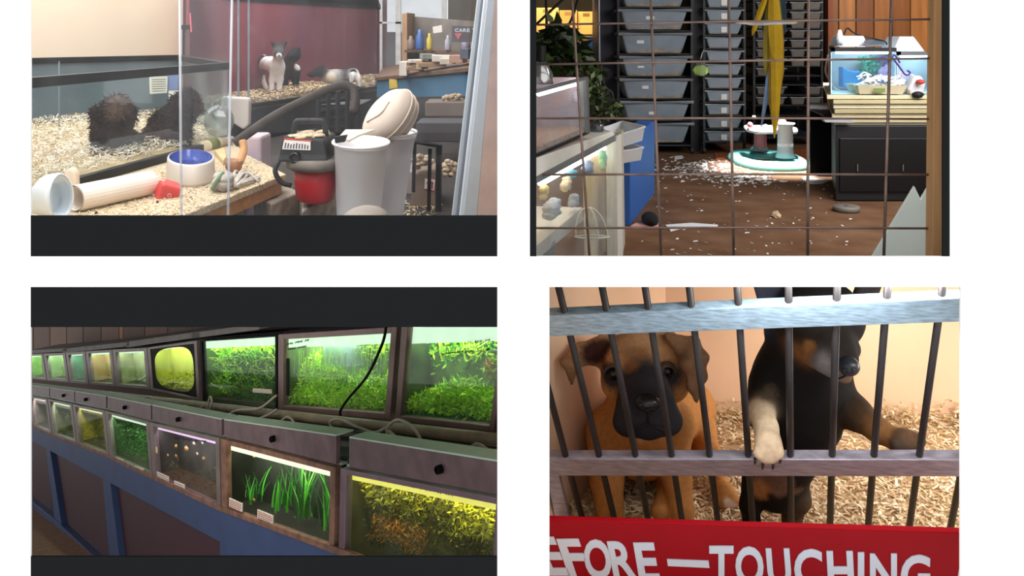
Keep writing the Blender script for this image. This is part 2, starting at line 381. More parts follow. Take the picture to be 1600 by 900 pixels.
# concrete blocks
conc = M('concrete_block', (158, 146, 132), .95, var=.3, scale=26, bump=.8, bscale=90)
mb = MB(); mb.prism([PF(396, 306, -.57), PF(424, 318, -.57), PF(469, 300, -.57), PF(442, 286, -.57)], (0, 0, -.205)); mb.build('concrete_block', conc, label='sanded concrete block under the platform corner', cat='block', bevel=.006)
mb = MB(); mb.prism([PF(472, 330, -.58), PF(527, 306, -.58), PF(527, 284, -.58), PF(470, 300, -.58)], (0, 0, -.195)); mb.build('concrete_block', conc, label='concrete block under the vacuum cleaner', cat='block', bevel=.006)

# ---- tank 1
t1 = thing('glass_tank', (FL_+FR_+BR_+BL_)/4, 'large black rimmed glass tank with two brown puppies', 'tank')
zr = P(48, 122, FL_.y).z+.0; zt1 = CZ-.135
def edge(a, b, z0, z1, w_, mat, nm, par):
    d = (b-a); d.z = 0; n = Vector((-d.y, d.x, 0)).normalized()*w_/2; mb = MB(); mb.prism([Vector((p.x, p.y, z0)) for p in (a-n, b-n, b+n, a+n)], (0, 0, z1-z0)); return mb.build(nm, mat, par, bevel=.002)
C4 = [FLx, FR_, BR_, BLx]
for a, b in zip(C4, C4[1:]+C4[:1]):
    edge(a, b, zt1-.032, zt1, .03, black1, 'top_rim', t1); edge(a, b, CZ+TZ, CZ+TZ+.03, .03, black1, 'bottom_rim', t1)
edge(C4[0], C4[1], CZ+TZ+.02, zt1-.02, .005, clear, 'front_glass', t1); edge(C4[1], C4[2], CZ+TZ+.02, zt1-.02, .005, MG('smudged_glass', (240, 246, 248), .05, .3, (176, 176, 170), 3), 'side_glass', t1)
edge(C4[2], C4[3], CZ+TZ+.02, zt1-.02, .008, slate, 'back_glass', t1); edge(C4[3], C4[0], CZ+TZ+.02, zt1-.02, .008, slate, 'side_glass', t1)
mb = MB(); mb.prism([Vector((p.x, p.y, CZ+TZ+.01)) for p in C4], (0, 0, .012)); mb.build('tank_floor', M('tank_floor', (190, 166, 128), .9, var=.2, scale=20), t1)
for (x, off) in ((85, .3), (150, .36)):
    p = PF(x, 200, TZ)+Vector((0, -.03, 0)); p.z = CZ+TZ+.02; mb = MB(); mb.box((p.x, p.y-.35, CZ+TZ+.19), (.004, .004, .34)); mb.build('silicone_seam', M('dull_seam', (120, 134, 142), .5), t1)
def in_quad(C):
    u, v = random.random(), random.random(); return (C[0]*(1-u)+C[1]*u)*(1-v)+(C[3]*(1-u)+C[2]*u)*v
shav1 = MC('shaving_curls', var=.12)
cc = sum(C4, Vector())/4; C4i = [p+(cc-p)*.04 for p in C4]
mb = MB()
def s1():
    q = in_quad(C4i); q.z = CZ+TZ+.024+.025*(.5+.5*math.sin(q.x*9)*math.cos(q.y*6)); return q
shavings(mb, 19000, s1, .028, lift=.022, cols=((222, 206, 180), (206, 188, 158), (234, 224, 206), (186, 166, 136), (220, 210, 196)), width=.13)
mb.build('wood_shavings', shav1, label='thick pale wood shavings inside the left puppy tank', cat='shavings', kind='stuff')

# ---- two curly brown puppies
fur_m = MC('curly_fur', .9, .3, 70, .5, .1)
def puppy(prims, base, lb, n=5200, L=.017, paint=()):
    p = thing('puppy', base, lb, 'dog', 'brown puppies'); o, V, C, me = creature('body', prims, fur_m, p, h=.007, k=.02, paint=paint, rough=.0012)
    N_ = np.array([v.normal[:] for v in me.vertices]); idx = np.random.randint(0, len(V), n); vs = []; fs = []; org = np.array(list(wloc(p))); cols = []
    for i in idx:
        nn = N_[i]; d = nn*.6+np.random.normal(0, .55, 3)+np.array([0, 0, -.35]); d /= np.linalg.norm(d); s_ = np.cross(d, np.random.normal(0, 1, 3)); s_ /= np.linalg.norm(s_); l = L*random.uniform(.5, 1.3); b = V[i]-org; w_ = .0022
        k = len(vs); bend = np.random.normal(0, .3, 3)*l; m_ = b+d*l*.5+bend*.5; e = b+d*l+bend
        vs += [b-s_*w_, b+s_*w_, m_-s_*w_*.8, m_+s_*w_*.8, e]; fs += [(k, k+1, k+3, k+2), (k+2, k+3, k+4)]; f = random.uniform(.7, 1.5); cols += [tuple(C[i]*f)+(1,)]*7
    m2 = bpy.data.meshes.new('fur'); m2.from_pydata([tuple(v) for v in vs], [], fs); at = m2.color_attributes.new('Col', 'FLOAT_COLOR', 'CORNER'); at.data.foreach_set('color', np.array(cols, np.float32).ravel()); m2.materials.append(fur_m)
    fo = bpy.data.objects.new('fur', m2); COL.objects.link(fo); fo.parent = p; fo['kind'] = 'stuff'
    return p
DK, LB = (52, 40, 36), (84, 64, 54)
D = 3.5
pr = chain([(180, 168, D, 19, 0), (178, 182, D, 18, 0), (172, 205, D+.03, 25, 0), (178, 230, D+.05, 30, 0)], DK)+[ball(186, 166, D-.03, 15, LB), ball(152, 176, D, 9, DK), ball(204, 178, D, 9, DK), ball(182, 178, D-.06, 9, LB)]
pr += chain([(185, 225, D+.08, 30, 0), (210, 236, D+.12, 24, 0)], DK)+chain([(152, 178, D, 9, 0), (150, 192, D, 7, 0)], DK)+chain([(203, 172, D, 8, 0), (204, 190, D, 7, 0)], DK)
pr += chain([(165, 218, D, 13, 0), (160, 240, D-.02, 10, 0), (158, 252, D-.04, 9, 0)], DK)+chain([(188, 222, D, 13, 0), (188, 244, D-.02, 10, 0), (188, 256, D-.04, 9, 0)], DK)+chain([(214, 238, D+.1, 14, 0), (222, 250, D+.02, 9, 0)], DK)
puppy(pr, PF(185, 256, TZ), 'curly brown puppy sitting at the left in the tank', paint=[spot(184, 166, D-.06, 18, (104, 82, 70), 14)])
D = 3.75
pr = chain([(292, 158, D, 18, 0), (286, 172, D, 19, 0), (262, 196, D+.03, 25, 0), (248, 222, D+.05, 26, 0)], DK)+[ball(302, 164, D-.03, 12, DK), ball(278, 160, D, 12, DK), ball(306, 170, D-.04, 8, (60, 46, 40))]
pr += chain([(280, 162, D-.04, 8, 0), (274, 182, D-.05, 8, 0)], DK)+chain([(285, 185, D, 15, 0), (285, 212, D, 12, 0), (285, 232, D-.02, 10, 0)], DK)+chain([(248, 222, D+.05, 24, 0), (242, 238, D+.02, 16, 0)], DK)+chain([(268, 210, D+.05, 18, 0), (268, 236, D, 10, 0)], DK)
puppy(pr, PF(262, 243, TZ), 'curly dark brown puppy standing at the right in the tank')
# paper notes on the back glass
for (x0, y0, x1, y1, c, lb, D) in ((233, 120, 262, 147, (206, 204, 192), 'printed paper note inside the left tank', 4.25), (262, 118, 279, 142, (120, 136, 176), 'blue printed note inside the left tank', 4.26), (263, 142, 284, 160, (222, 214, 204), 'white torn tape below the notes in the left tank', 4.24)):
    nt_ = thing('paper_note', P(x0, y1, D), lb, 'paper', 'notes on the left tank'); mb = MB(); mb.prism([P(x0, y0, D), P(x1, y0-1, D), P(x1-1, y1-2, D), P(x0+1, y1, D)], (0, .002, 0)); mb.build('sheet', M('note_%d' % x0, c, .8, var=.08), nt_)
    if x0 == 233:
        for r_ in range(6):
            mb = MB(); yy = y0+4+r_*3.6; mb.prism([P(x0+4, yy, D-.001), P(x1-3, yy-.6, D-.001), P(x1-3, yy+.2, D-.001), P(x0+4, yy+.8, D-.001)], (0, .0005, 0)); mb.build('text_line', M('note_ink', (90, 90, 96), .8), nt_)

# ---- shell of the room
a, b = BLx+Vector((-.25, .3, 0)), BR_+Vector((-.12, .3, 0)); e_ = (b-a).normalized(); b2 = P(286, 0, b.y+.25)
mb = MB(); mb.prism([xy(a, FZ1), xy(b2, FZ1), xy(b2, .6), xy(a, .6)], (-.02, .03, 0)); mb.build('wall_left', cream1, kind='structure', label='cream wall behind the left puppy tank')
mb = MB(); mb.bb((-6, 12.6, CZ+FZ1), (P(604, 0, 12.6).x, 12.65, CZ+.6)); mb.build('wall_back', M('maroon_wall', (110, 52, 58), .7, var=.1), kind='structure', label='maroon rear wall behind the second tank')
wl_ = M('dim_shop_wall', (120, 112, 104), .8, var=.2, scale=3)
mb = MB(); X0, X1 = P(604, 0, 12.6).x, -.02; zs = [CZ+FZ1, CZ-.15, CZ+.6]; mb.bb((X0, 12.6, zs[0]), (X1, 12.65, CZ+.0)); mb.bb((P(700, 0, 12.6).x, 12.6, CZ), (X1, 12.65, CZ+.6)); mb.build('wall_back', wl_, kind='structure', label='dim shop wall below the bright window')
# rack strip beside the wall
rk = thing('slotted_strip', P(290, 90, 5.55), 'black slotted metal strip standing beside the cream wall', 'strip'); mb = MB(); mb.bb((P(285, 0, 5.55).x, 5.55, P(0, 105, 5.55).z), (P(288, 0, 5.55).x, 5.58, P(0, 40, 5.55).z)); mb.build('upright', black1, rk)
mb = MB(); mb.bb((P(284, 0, 5.55).x, 5.54, P(0, 46, 5.55).z), (P(297, 0, 5.55).x, 5.58, P(0, 39, 5.55).z)); mb.build('cap', black1, rk)
for i in range(22):
    mb = MB(); y = 49+i*2.3; mb.bb((P(288.5, 0, 5.55).x, 5.55, P(0, y+1.4, 5.55).z), (P(297, 0, 5.55).x, 5.57, P(0, y, 5.55).z)); mb.build('tooth', M('brown_tooth', (96, 76, 70), .6), rk)
mb = MB(); mb.tube([P(297, 20, 5.5), P(298, 36, 5.5), P(299, 50, 5.5)], .005, 6); mb.build('pink_ribbon', M('pink_ribbon', (206, 110, 120), .6), label='thin pink ribbon hanging next to the slotted strip', cat='ribbon')

# ---- tank 2
Z2 = -.53; A0, A1 = PF(293, 181, Z2), PF(588, 138, Z2); bv_ = PF(592, 125, Z2)-A1; A2_, A3_ = A1+bv_, A0+bv_
t2 = thing('glass_tank', (A0+A1)/2, 'long glass tank with black and white dogs against the maroon wall', 'tank'); T2 = [A0, A1, A2_, A3_]; zt2 = CZ+.25
for a, b in zip(T2, T2[1:]+T2[:1]): edge(a, b, zt2, zt2+.05, .04, black1, 'top_rim', t2)
for a, b in zip(T2[:2], T2[1:3]): edge(a, b, CZ+Z2-.01, CZ+Z2+.02, .04, black1, 'bottom_rim', t2)
edge(A0, A1, CZ+Z2, zt2, .006, MG('streaky_glass', (244, 246, 248), .03, .07, (206, 196, 206), 5, (14, 14, .5)), 'front_glass', t2); edge(A1, A2_, CZ+Z2, zt2, .006, clear, 'side_glass', t2)
mar = M('maroon_back', (134, 60, 66), .5, rgb2=(112, 50, 66), scale=1.2); edge(A2_, A3_, CZ+Z2, zt2, .02, mar, 'back_panel', t2); edge(A3_, A0, CZ+Z2, zt2, .02, mar, 'side_panel', t2)
mb = MB(); mb.prism([Vector((p.x, p.y, CZ+Z2-.02)) for p in T2], (0, 0, .02)); mb.build('tank_floor', MATS['tank_floor'], t2)
a_, b_ = A0*.62+A1*.38, None
for f in (.20, .245):
    p = A0*(1-f)+A1*f; mb = MB(); mb.box((p.x, p.y-.01, CZ-.14), (.012, .012, .78)); mb.build('glass_seam', M('pale_seam', (150, 166, 176), .4), t2)
mb = MB(); mb.prism([xy(p, Z2-.02) for p in T2], (0, 0, FZ1-Z2+.02)); mb.build('dark_cabinet', M('dark_base', (18, 17, 21), .6, var=.2), label='dark base cabinet under the long dog tank', cat='cabinet', bevel=.004)
cc = sum(T2, Vector())/4; T2i = [p+(cc-p)*.03 for p in T2]; mb = MB()
def s2():
    q = in_quad(T2i); q.z = CZ+Z2+.01+.03*(.5+.5*math.sin(q.x*5+q.y*3)); return q
shavings(mb, 9000, s2, .042, lift=.045, cols=((214, 190, 150), (190, 160, 118), (228, 210, 176), (160, 128, 90)), width=.22)
mb.build('wood_shavings', shav1, label='wood shavings inside the long dog tank', cat='shavings', kind='stuff')
WH, BK = (236, 230, 224), (26, 23, 25)
dcoat = MC('patch_coat', .7, .12, 30, .1, .15)
D = 7.3; dg1 = thing('dog', P(430, 146, D), 'white and black dog standing in the long tank', 'dog')
pr = chain([(434, 102, D, 9, 0), (424, 100, D+.1, 11, 0), (408, 97, D+.3, 11, 0)], WH)+chain([(408, 95, D+.3, 10, 0), (403, 105, D+.32, 7, 0), (409, 120, D+.3, 4, 0), (416, 140, D+.25, 4, 0)], WH)+chain([(398, 96, D+.34, 7, 0), (397, 115, D+.34, 4, 0), (394, 130, D+.34, 4, 0)], WH)
pr += chain([(429, 106, D, 8, 0), (425, 125, D, 4.2, 0), (424, 142, D-.02, 4.5, 0)], WH)+chain([(438, 106, D, 8, 0), (438, 125, D, 4.2, 0), (436, 142, D-.02, 4.5, 0)], WH)
pr += chain([(434, 98, D, 8, 0), (435, 86, D-.05, 8, 0)], WH)+[ball(436, 80, D-.05, 9, BK), ball(436, 88, D-.17, 5.5, WH), ball(436, 84, D-.1, 7, BK), ball(436, 86, D-.22, 2.4, BK)]+[tri((430, 76, D-.03), (425, 66, D-.02), (435, 72, D-.04), 2.4, BK), tri((442, 76, D-.03), (448, 65, D-.02), (437, 72, D-.04), 2.4, BK)]
creature('body', pr, dcoat, dg1, h=.016, k=.03, paint=[spot(410, 92, D+.22, 12, BK, 3), spot(402, 90, D+.25, 5, WH, 2), spot(436, 78, D-.14, 2.5, WH, 2)])
D = 7.6; dg2 = thing('dog', P(455, 140, D), 'mostly black dog behind the white and black one', 'dog')
pr = chain([(446, 106, D, 11, 0), (456, 110, D+.05, 12, 0)], BK)+chain([(444, 112, D, 7, 0), (446, 134, D, 5, 0)], BK)+chain([(462, 110, D+.05, 8, 0), (462, 136, D, 5, 0)], BK)+chain([(450, 98, D-.02, 9, 0), (460, 86, D-.06, 9, 0), (452, 88, D-.12, 5, 0)], BK)+[tri((463, 84, D-.06), (468, 74, D-.06), (458, 78, D-.06), 2, BK)]
creature('body', pr, dcoat, dg2, h=.016, k=.03, paint=[spot(465, 104, D+.02, 6, WH, 2), spot(462, 137, D-.05, 6, WH, 2)])
D = 8.0; dg3 = thing('dog', P(525, 138, D), 'black and white dog lying down at the right of the long tank', 'dog')
pr = chain([(512, 120, D, 10, 0), (524, 120, D, 11, 0)], WH)+chain([(524, 120, D, 11, 0), (545, 118, D+.05, 10, 0), (552, 116, D+.05, 10, 0)], BK)+chain([(506, 114, D-.03, 8, 0), (498, 112, D-.06, 7, 0), (488, 116, D-.1, 4, 0), (482, 117, D-.12, 3, 0)], BK)+[tri((500, 108, D-.05), (505, 102, D-.05), (509, 110, D-.05), 2, BK)]
pr += chain([(554, 114, D, 6, 0), (559, 122, D, 4.5, 0), (562, 134, D, 3.5, 0)], WH)+chain([(551, 116, D-.04, 5, 0), (549, 128, D-.04, 3.5, 0)], WH)
creature('body', pr, dcoat, dg3, h=.016, k=.03, paint=[spot(552, 112, D-.02, 6, BK, 2), spot(518, 120, D-.05, 8, (226, 212, 190), 3)])

# ---- toys on the platform
white1 = M('white_card_tube', (240, 228, 216), .7, var=.03)
mb = MB(); a, b = PF(116, 332, TZ)+Vector((0, 0, .038)), PF(234, 305, TZ)+Vector((0, 0, .038)); d = (b-a).normalized(); mb.lathe(a, d, [(.037, 0), (.037, (b-a).length), (.033, (b-a).length), (.033, .0)], 24, cap=False); mb.build('paper_tube', white1, label='white cardboard tube lying on the platform', cat='tube', smooth=False)
sc = thing('plastic_scoop', PF(80, 352, TZ), 'bluish white plastic scoop at the lower left corner', 'scoop'); o = wloc(sc); Ds = o.y
bw = M('bluish_white_plastic', (222, 232, 240), .45, var=.02)
ring = []; vs = []; n = 20
for j, (cx, cy, rx, ry, dd) in enumerate(((50, 318, 12, 16, .0), (62, 312, 20, 24, -.01), (80, 306, 30, 34, -.02), (92, 306, 24, 36, -.05), (96, 308, 18, 36, -.055), (92, 308, 16, 30, -.04), (80, 310, 14, 22, -.02))):
    for i in range(n):
        a_ = 2*math.pi*i/n; vs.append(P(cx+rx*math.cos(a_), cy+ry*math.sin(a_), Ds+dd+.05*math.sin(a_)*0+.04*math.cos(a_)))
fs = [(j*n+i, j*n+(i+1) % n, (j+1)*n+(i+1) % n, (j+1)*n+i) for j in range(6) for i in range(n)]+[tuple(range(6*n, 7*n)), tuple(reversed(range(n)))]
mb = MB(); mb.add(vs, fs); mb.build('bowl', bw, sc, smooth=True)
mb = MB(); mb.tube([P(52, 318, Ds), P(20, 326, Ds+.02)], [px(13, Ds), px(10, Ds)], 12); mb.build('handle', bw, sc, smooth=True)
mb = MB(); pts = []
for x, y in ((97, 275), (104, 264), (112, 262), (118, 270), (119, 300), (120, 345), (104, 345), (106, 300), (98, 286)): pts.append(P(x, y, 2.62))
mb.prism(pts, (0, .03, 0)); mb.build('chew_bone', M('beige_chew', (226, 206, 182), .7, var=.05), label='upright beige chew bone behind the plastic scoop', cat='chew', bevel=.008)
# red cube toy
rt = thing('chew_cube', PF(262, 314, TZ), 'red rubber cube dog toy with a hole', 'toy'); D = 2.72; c = P(262, 299, D); R = Matrix.Rotation(.6, 3, 'Z')@Matrix.Rotation(.35, 3, 'Y')@Matrix.Rotation(.25, 3, 'X'); red1 = M('red_rubber', (206, 62, 58), .5, var=.08)
mb = MB(); mb.box(c, (px(31, D), px(32, D), px(28, D)), R); o_ = mb.build('body', red1, rt, bevel=.007)
q_ = c+R@Vector((0, -px(16.5, D), 0)); mb = MB(); mb.lathe(q_, R@Vector((0, -1, 0)), [(px(3.4, D), 0), (px(3.2, D), .002), (px(1.8, D), .002), (px(1.6, D), .0)], 16, cap=False); mb.build('hole_rim', M('pale_red', (232, 150, 140), .5), rt)
mb = MB(); mb.tube(curve([c+Vector((-.02, -.02, .03)), c+Vector((-.012, -.03, .04)), c+Vector((0, -.02, .036))]), .002, 6); mb.build('string', white1, rt)
# bowl
bl = thing('dog_bowl', PF(298, 283, TZ), 'cream dog bowl with blue inside and water', 'bowl'); o = PF(298, 276, TZ); k = o.y/FPX
mb = MB(); mb.lathe(o, (0, 0, 1), [(.001, 0), (38*k, 0), (38.5*k, 4*k), (37*k, 29*k), (36*k, 31*k), (34*k, 31.5*k)], 40, 1, 2.5, cap=False, ref=(1, 0, 0), sight=True); mb.build('outer', M('stoneware', (214, 202, 190), .5, var=.05), bl, smooth=True)
mb = MB(); mb.lathe(o, (0, 0, 1), [(34*k, 31.6*k), (33*k, 28*k), (31*k, 14*k), (28*k, 12*k), (.1*k, 12*k)], 40, 1, 2.5, cap=False, ref=(1, 0, 0), sight=True); mb.build('inner_glaze', M('blue_glaze', (46, 72, 160), .2, var=.1, spec=.6), bl, smooth=True)
mb = MB(); mb.lathe(o, (0, 0, 1), [(31*k, 16*k), (.1*k, 16.2*k)], 40, 1, 2.5, cap=False, ref=(1, 0, 0), sight=True); mb.build('water', MG('bowl_water', (170, 190, 230), .25), bl, smooth=True)
# sticks, chews, cloth
def rod(nm, pts, r, mat, lb, cat, parts=()):
    t = thing(nm, Vector(pts[0]), lb, cat); mb = MB(); mb.tube(pts, r, 12); mb.build('stick', mat, t, smooth=True)
    for (i, f0_, f1_, m2) in parts:
        a, b = Vector(pts[0]), Vector(pts[-1]); mb = MB(); mb.tube([a+(b-a)*f0_, a+(b-a)*f1_], (max(r) if isinstance(r, list) else r)*1.06, 12); mb.build(i, m2, t, smooth=True)
rod('rolled_chew', [P(312, 231, 3.75), P(362, 218, 4.0)], [.028, .016], M('pale_chew', (224, 206, 170), .7), 'pale rolled chew with a green wrapper beyond the bowl', 'chew', (('wrapper', .22, .45, M('olive_wrapper', (110, 116, 50), .6)),))
mb = MB(); mb.prism([PF(335, 242, TZ), PF(350, 237, TZ), PF(354, 252, TZ), PF(349, 259, TZ)], (0, 0, .02)); mb.build('wood_chip', M('tan_chip', (214, 180, 128), .7, var=.1), label='tan wooden chip beside the blue bowl', cat='chip', bevel=.003)
hc = thing('hoof_chew', PF(365, 272, TZ), 'brown cup shaped chew on the platform', 'chew'); o = PF(365, 270, TZ); k = o.y/FPX
mb = MB(); mb.lathe(o, (0, 0, 1), [(8*k, 0), (13*k, 8*k), (14*k, 20*k), (12*k, 20*k), (9*k, 10*k)], 20, 1, 1.6, ref=(1, 0, 0), sight=True); mb.build('cup', M('brown_hoof', (150, 104, 72), .6, var=.2, scale=30), hc, smooth=True)
mb = MB(); mb.tube(curve([o+Vector((.01, .04, .03)), o+Vector((.012, .08, .07)), o+Vector((.002, .1, .1))]), .014, 10); mb.build('stick_end', M('tan_horn', (186, 138, 90), .6, var=.2), hc, smooth=True)
rg = thing('rope_toy', PF(365, 298, TZ), 'grey knotted rope toy with a green stripe near the platform edge', 'toy'); grey1 = M('grey_cotton', (186, 178, 168), .95, var=.2, scale=60, bump=.8)
mb = MB(); c = PF(348, 298, TZ)
for _ in range(10): mb.ell(c+Vector((random.uniform(-.016, .022), random.uniform(-.03, .06), random.uniform(.012, .045))), (.022, .03, .018), 10, 7, jit=.1)
mb.build('knot', grey1, rg, smooth=True)
mb = MB(); mb.tube(curve([c+Vector((-.016, -.05, .012)), c+Vector((-.004, -.052, .036)), c+Vector((.012, -.03, .062))]), .006, 8); mb.build('green_stripe', M('green_stripe', (110, 136, 96), .9), rg, smooth=True)
for _ in range(16):
    mb = MB(); a = PF(random.uniform(358, 376), random.uniform(284, 298), TZ)+Vector((0, 0, .012)); b = PF(random.uniform(376, 410), random.uniform(276, 288), TZ)+Vector((0, 0, .006)); mb.tube(curve([a, (a+b)/2+Vector((random.uniform(-.02, .02), random.uniform(-.03, .03), random.uniform(.004, .03))), b]), .005, 7); mb.build('strand', grey1, rg, smooth=True)
for x, y in ((246, 317), (150, 334)):
    mb = MB(); mb.ell(PF(x, y, TZ)+Vector((0, 0, .003)), (.004, .006, .004), 8, 6); mb.build('kibble', M('dark_kibble', (60, 44, 34), .8), label='tiny dark crumb %s the red cube on the platform' % ('just below' if x > 200 else 'far left of'), cat='crumb')

mb = MB()
def s4():
    while True:
        x, y = random.uniform(120, 440), random.uniform(245, 337)
        if y > 337-(x-290)*.40 -.0 and x > 290: continue
        if x < 262 and y < 292-(x-120)*.28+8: continue
        if 262 <= x < 360 and y < 252: continue
        if x > 384 and y < 241+(x-384)*.5: continue
        return PF(x, y, TZ)+Vector((0, 0, .001))
shavings(mb, 2600, s4, .009, lift=.002, cols=((236, 222, 194), (196, 172, 134), (176, 150, 112), (224, 206, 174)), width=.4)
mb.build('sawdust', shav1, label='sawdust flakes scattered on the wooden platform', cat='sawdust', kind='stuff')
# ---- things behind the platform
mb = MB(); D = 3.95; mb.lathe(P(343, 190, D), (.25, -1, .2), [(px(22, D), 0), (px(24, D), .03), (px(23, D), .05), (px(12, D), .055)], 28, .95, 1.05); mb.build('clear_tub', MG('frosted_tub', (226, 228, 226), .1, .5, (196, 194, 188), 4), label='round frosted plastic tub leaning behind the left tank', cat='tub', smooth=True)
mb = MB(); mb.prism([P(x, y, 4.2) for x, y in ((346, 151), (386, 153), (389, 158), (388, 196), (380, 203), (364, 193), (362, 175), (344, 168))], (0, .05, 0)); mb.build('white_carton', M('white_carton', (216, 206, 198), .6, var=.05), label='white plastic carton standing behind the left tank', cat='carton', bevel=.008)
mb = MB(); D = 3.72; mb.bb((P(380, 0, D).x, D, CZ+FZ1), (P(408, 0, D).x, D+.16, P(0, 213, D).z)); mb.build('pink_container', M('pale_pink_plastic', (202, 180, 190), .5, var=.05), label='pale pink container beside the end of the vacuum wand', cat='container', bevel=.012)
mb = MB(); mb.tube(curve([P(366, 224, 3.45), P(380, 214, 3.46), P(410, 193, 3.48), P(440, 175, 3.5), P(480, 155, 3.55), P(512, 140, 3.6), P(534, 133, 3.62), P(550, 138, 3.62), P(555, 152, 3.6), P(552, 176, 3.55)]), px(7.2, 3.5), 12); mb.build('vacuum_hose', M('dusty_black_hose', (54, 46, 42), .7, var=.25, scale=30, bump=.3), label='dusty black vacuum hose arching above the vacuum cleaner', cat='hose', smooth=True)
# vacuum cleaner
vc = thing('vacuum_cleaner', P(493, 312, 3.0), 'small drum vacuum cleaner with red tank and dusty black head', 'vacuum cleaner'); D = 3.0; k = D/FPX; o = wloc(vc); blkv = M('dusty_black_plastic', (28, 26, 28), .6, var=.3, scale=14); dust = M('sawdust', (196, 178, 150), .95, var=.2, scale=60, bump=.6)
mb = MB(); mb.lathe(o, (0, 0, 1), [(26*k, 0), (31*k, 5*k), (33.5*k, 30*k), (35*k, 52*k)], 32, 1, 1.5, ref=(1, 0, 0), sight=True); mb.build('drum', M('red_drum', (186, 34, 44), .35, var=.1, scale=10), vc, smooth=True)
mb = MB(); mb.lathe(o+Vector((-4*k, 0, 50*k)), (0, 0, 1), [(38*k, 0), (45*k, 4*k), (46*k, 12*k), (42*k, 18*k)], 32, 1, 1.5, ref=(1, 0, 0), sight=True); mb.build('flange', M('dusty_flange', (110, 102, 94), .8, var=.3, scale=20), vc, smooth=True)
h0 = o+Vector((-9*k, 0, 66*k)); mb = MB(); W0, W1, d0, d1 = 38*k, 32*k, 50*k, 44*k; H = 38*k
mb.add([h0+Vector(v) for v in ((-W0, -d0, 0), (W0, -d0, 0), (W0, d0, 0), (-W0, d0, 0), (-W1, -d1*.9, H), (W1, -d1*.9, H*.86), (W1, d1, H*.9), (-W1, d1, H))], [(3, 2, 1, 0), (4, 5, 6, 7), (0, 1, 5, 4), (1, 2, 6, 5), (2, 3, 7, 6), (3, 0, 4, 7)]); mb.build('head', blkv, vc, bevel=.008)
mb = MB()
for i in range(40): mb.ell(h0+Vector((random.uniform(-.72, .62)*W1, random.uniform(-.72, .72)*d1, H*.9+random.uniform(-2, 3)*k)), (10*k, 14*k, 3.2*k), 10, 7, jit=.1)
mb.build('dust_heap', dust, vc, smooth=True)
lz = M('vacuum_label', (214, 210, 208), .6, var=.05)
def on_head(u0, v0, u1, v1, mat, nm, th, par=None):
    f = lambda u, v: h0+Vector((-W0+(W0-W1)*v+u*(2*W0-2*(W0-W1)*v), -d0+(d0-d1*.9)*v-th, v*H*(1-.14*u)))
    mb = MB(); mb.prism([f(u0, v0), f(u1, v0), f(u1, v1), f(u0, v1)], (0, .001, 0)); return mb.build(nm, mat, par or vc)
vlab = on_head(.05, .5, .66, .86, lz, 'label', .0015); on_head(.05, .87, .68, .93, M('orange_red_line', (200, 70, 40), .6), 'label_stripe', .0016)
for i in range(9): on_head(.09+i*.062, .54, .09+i*.062+.03, .54+.26*random.uniform(.6, 1), M('label_print', (80, 74, 76), .7), 'label_mark', .0024, vlab)
for s_ in (-1, 1):
    mb = MB(); mb.tube(curve([h0+Vector((s_*26*k, -d1*.6*s_*0, H*.8)), h0+Vector((s_*22*k, 0, H+16*k)), h0+Vector((s_*12*k, .0, H+19*k)), h0+Vector((0, 0, H+19*k))]), 4.5*k, 8); mb.build('handle', blkv, vc, smooth=True)
p_ = P(460, 247, D-.11); mb = MB(); mb.lathe(p_, (-.1, -1, -.05), [(9*k, -.03), (9*k, 0), (7*k, .004), (6.2*k, .004), (6*k, -.02)], 20); mb.build('port', M('gloss_black', (14, 14, 16), .3), vc, smooth=False)
for (x, y) in ((478, 262), (524, 250)):
    mb = MB(); mb.box(P(x, y, D-.1 if x < 500 else D), (8*k, 8*k, 14*k), Matrix.Rotation(.2, 3, 'Y')); mb.build('latch', M('grey_latch', (120, 112, 108), .6), vc, bevel=.002)
mb = MB(); mb.tube(curve([P(436, 250, D+.02), P(430, 268, D), P(440, 285, D), P(455, 290, D)]), 4*k, 8); mb.build('side_strap', blkv, vc, smooth=True)
# black crate behind
cr = thing('black_crate', P(528, 205, 4.3), 'black plastic crate behind the vacuum cleaner', 'crate'); D = 4.3
for y in (146, 160, 174, 188, 203):
    mb = MB(); a, b = P(497, y, D), P(561, y-8, D+.1); mb.tube([a, b], .012, 6); mb.build('crate_bar', blkv, cr)
for x in (498, 513, 528, 543, 559):
    mb = MB(); mb.tube([P(x, 146-(x-498)*.12, D), P(x, 206, D+.0)], .012, 6); mb.build('crate_post', blkv, cr)
mb = MB(); mb.bb((P(498, 0, D).x, D+.06, CZ+FZ1), (P(560, 0, D).x, D+.4, P(0, 165, D).z)); mb.build('crate_body', M('dark_base', (18, 17, 21), .6), cr)
# bins
binm = M('white_bin_plastic', (242, 241, 245), .45, var=.04, scale=6)
def bin_(xt, yt, rt_, xb, yb, rb, D, sy, nm, lb):
    t = thing(nm, P(xb, yb, D), lb, 'bin', 'white bins'); k = D/FPX; a, b = P(xb, yb, D), P(xt, yt, D); ax = (b-a); L = ax.length
    mb = MB(); mb.lathe(a, ax, [(rb*k, 0), (rt_*k*.97, L*.97), (rt_*k*1.02, L*.975), (rt_*k*1.04, L), (rt_*k*.98, L), (rt_*k*.93, L*.95), (rb*k*.95, .01), (0.001, .008)], 36, 1, sy, cap=False, ref=(1, 0, 0), sight=True); mb.build('shell', binm, t, smooth=True)
    mb = MB(); u = Vector((1, 0, 0)); mb.tube([b+Vector((math.cos(a_)*rt_*k*1.03, 0, 0))+Vector((a.x/a.y, 1, 0))*(math.sin(a_)*rt_*k*1.03*sy) for a_ in [2*math.pi*i/36 for i in range(36)]], 2*k, 6, closed=True); mb.build('rim', binm, t, smooth=True)
    return t, b, k
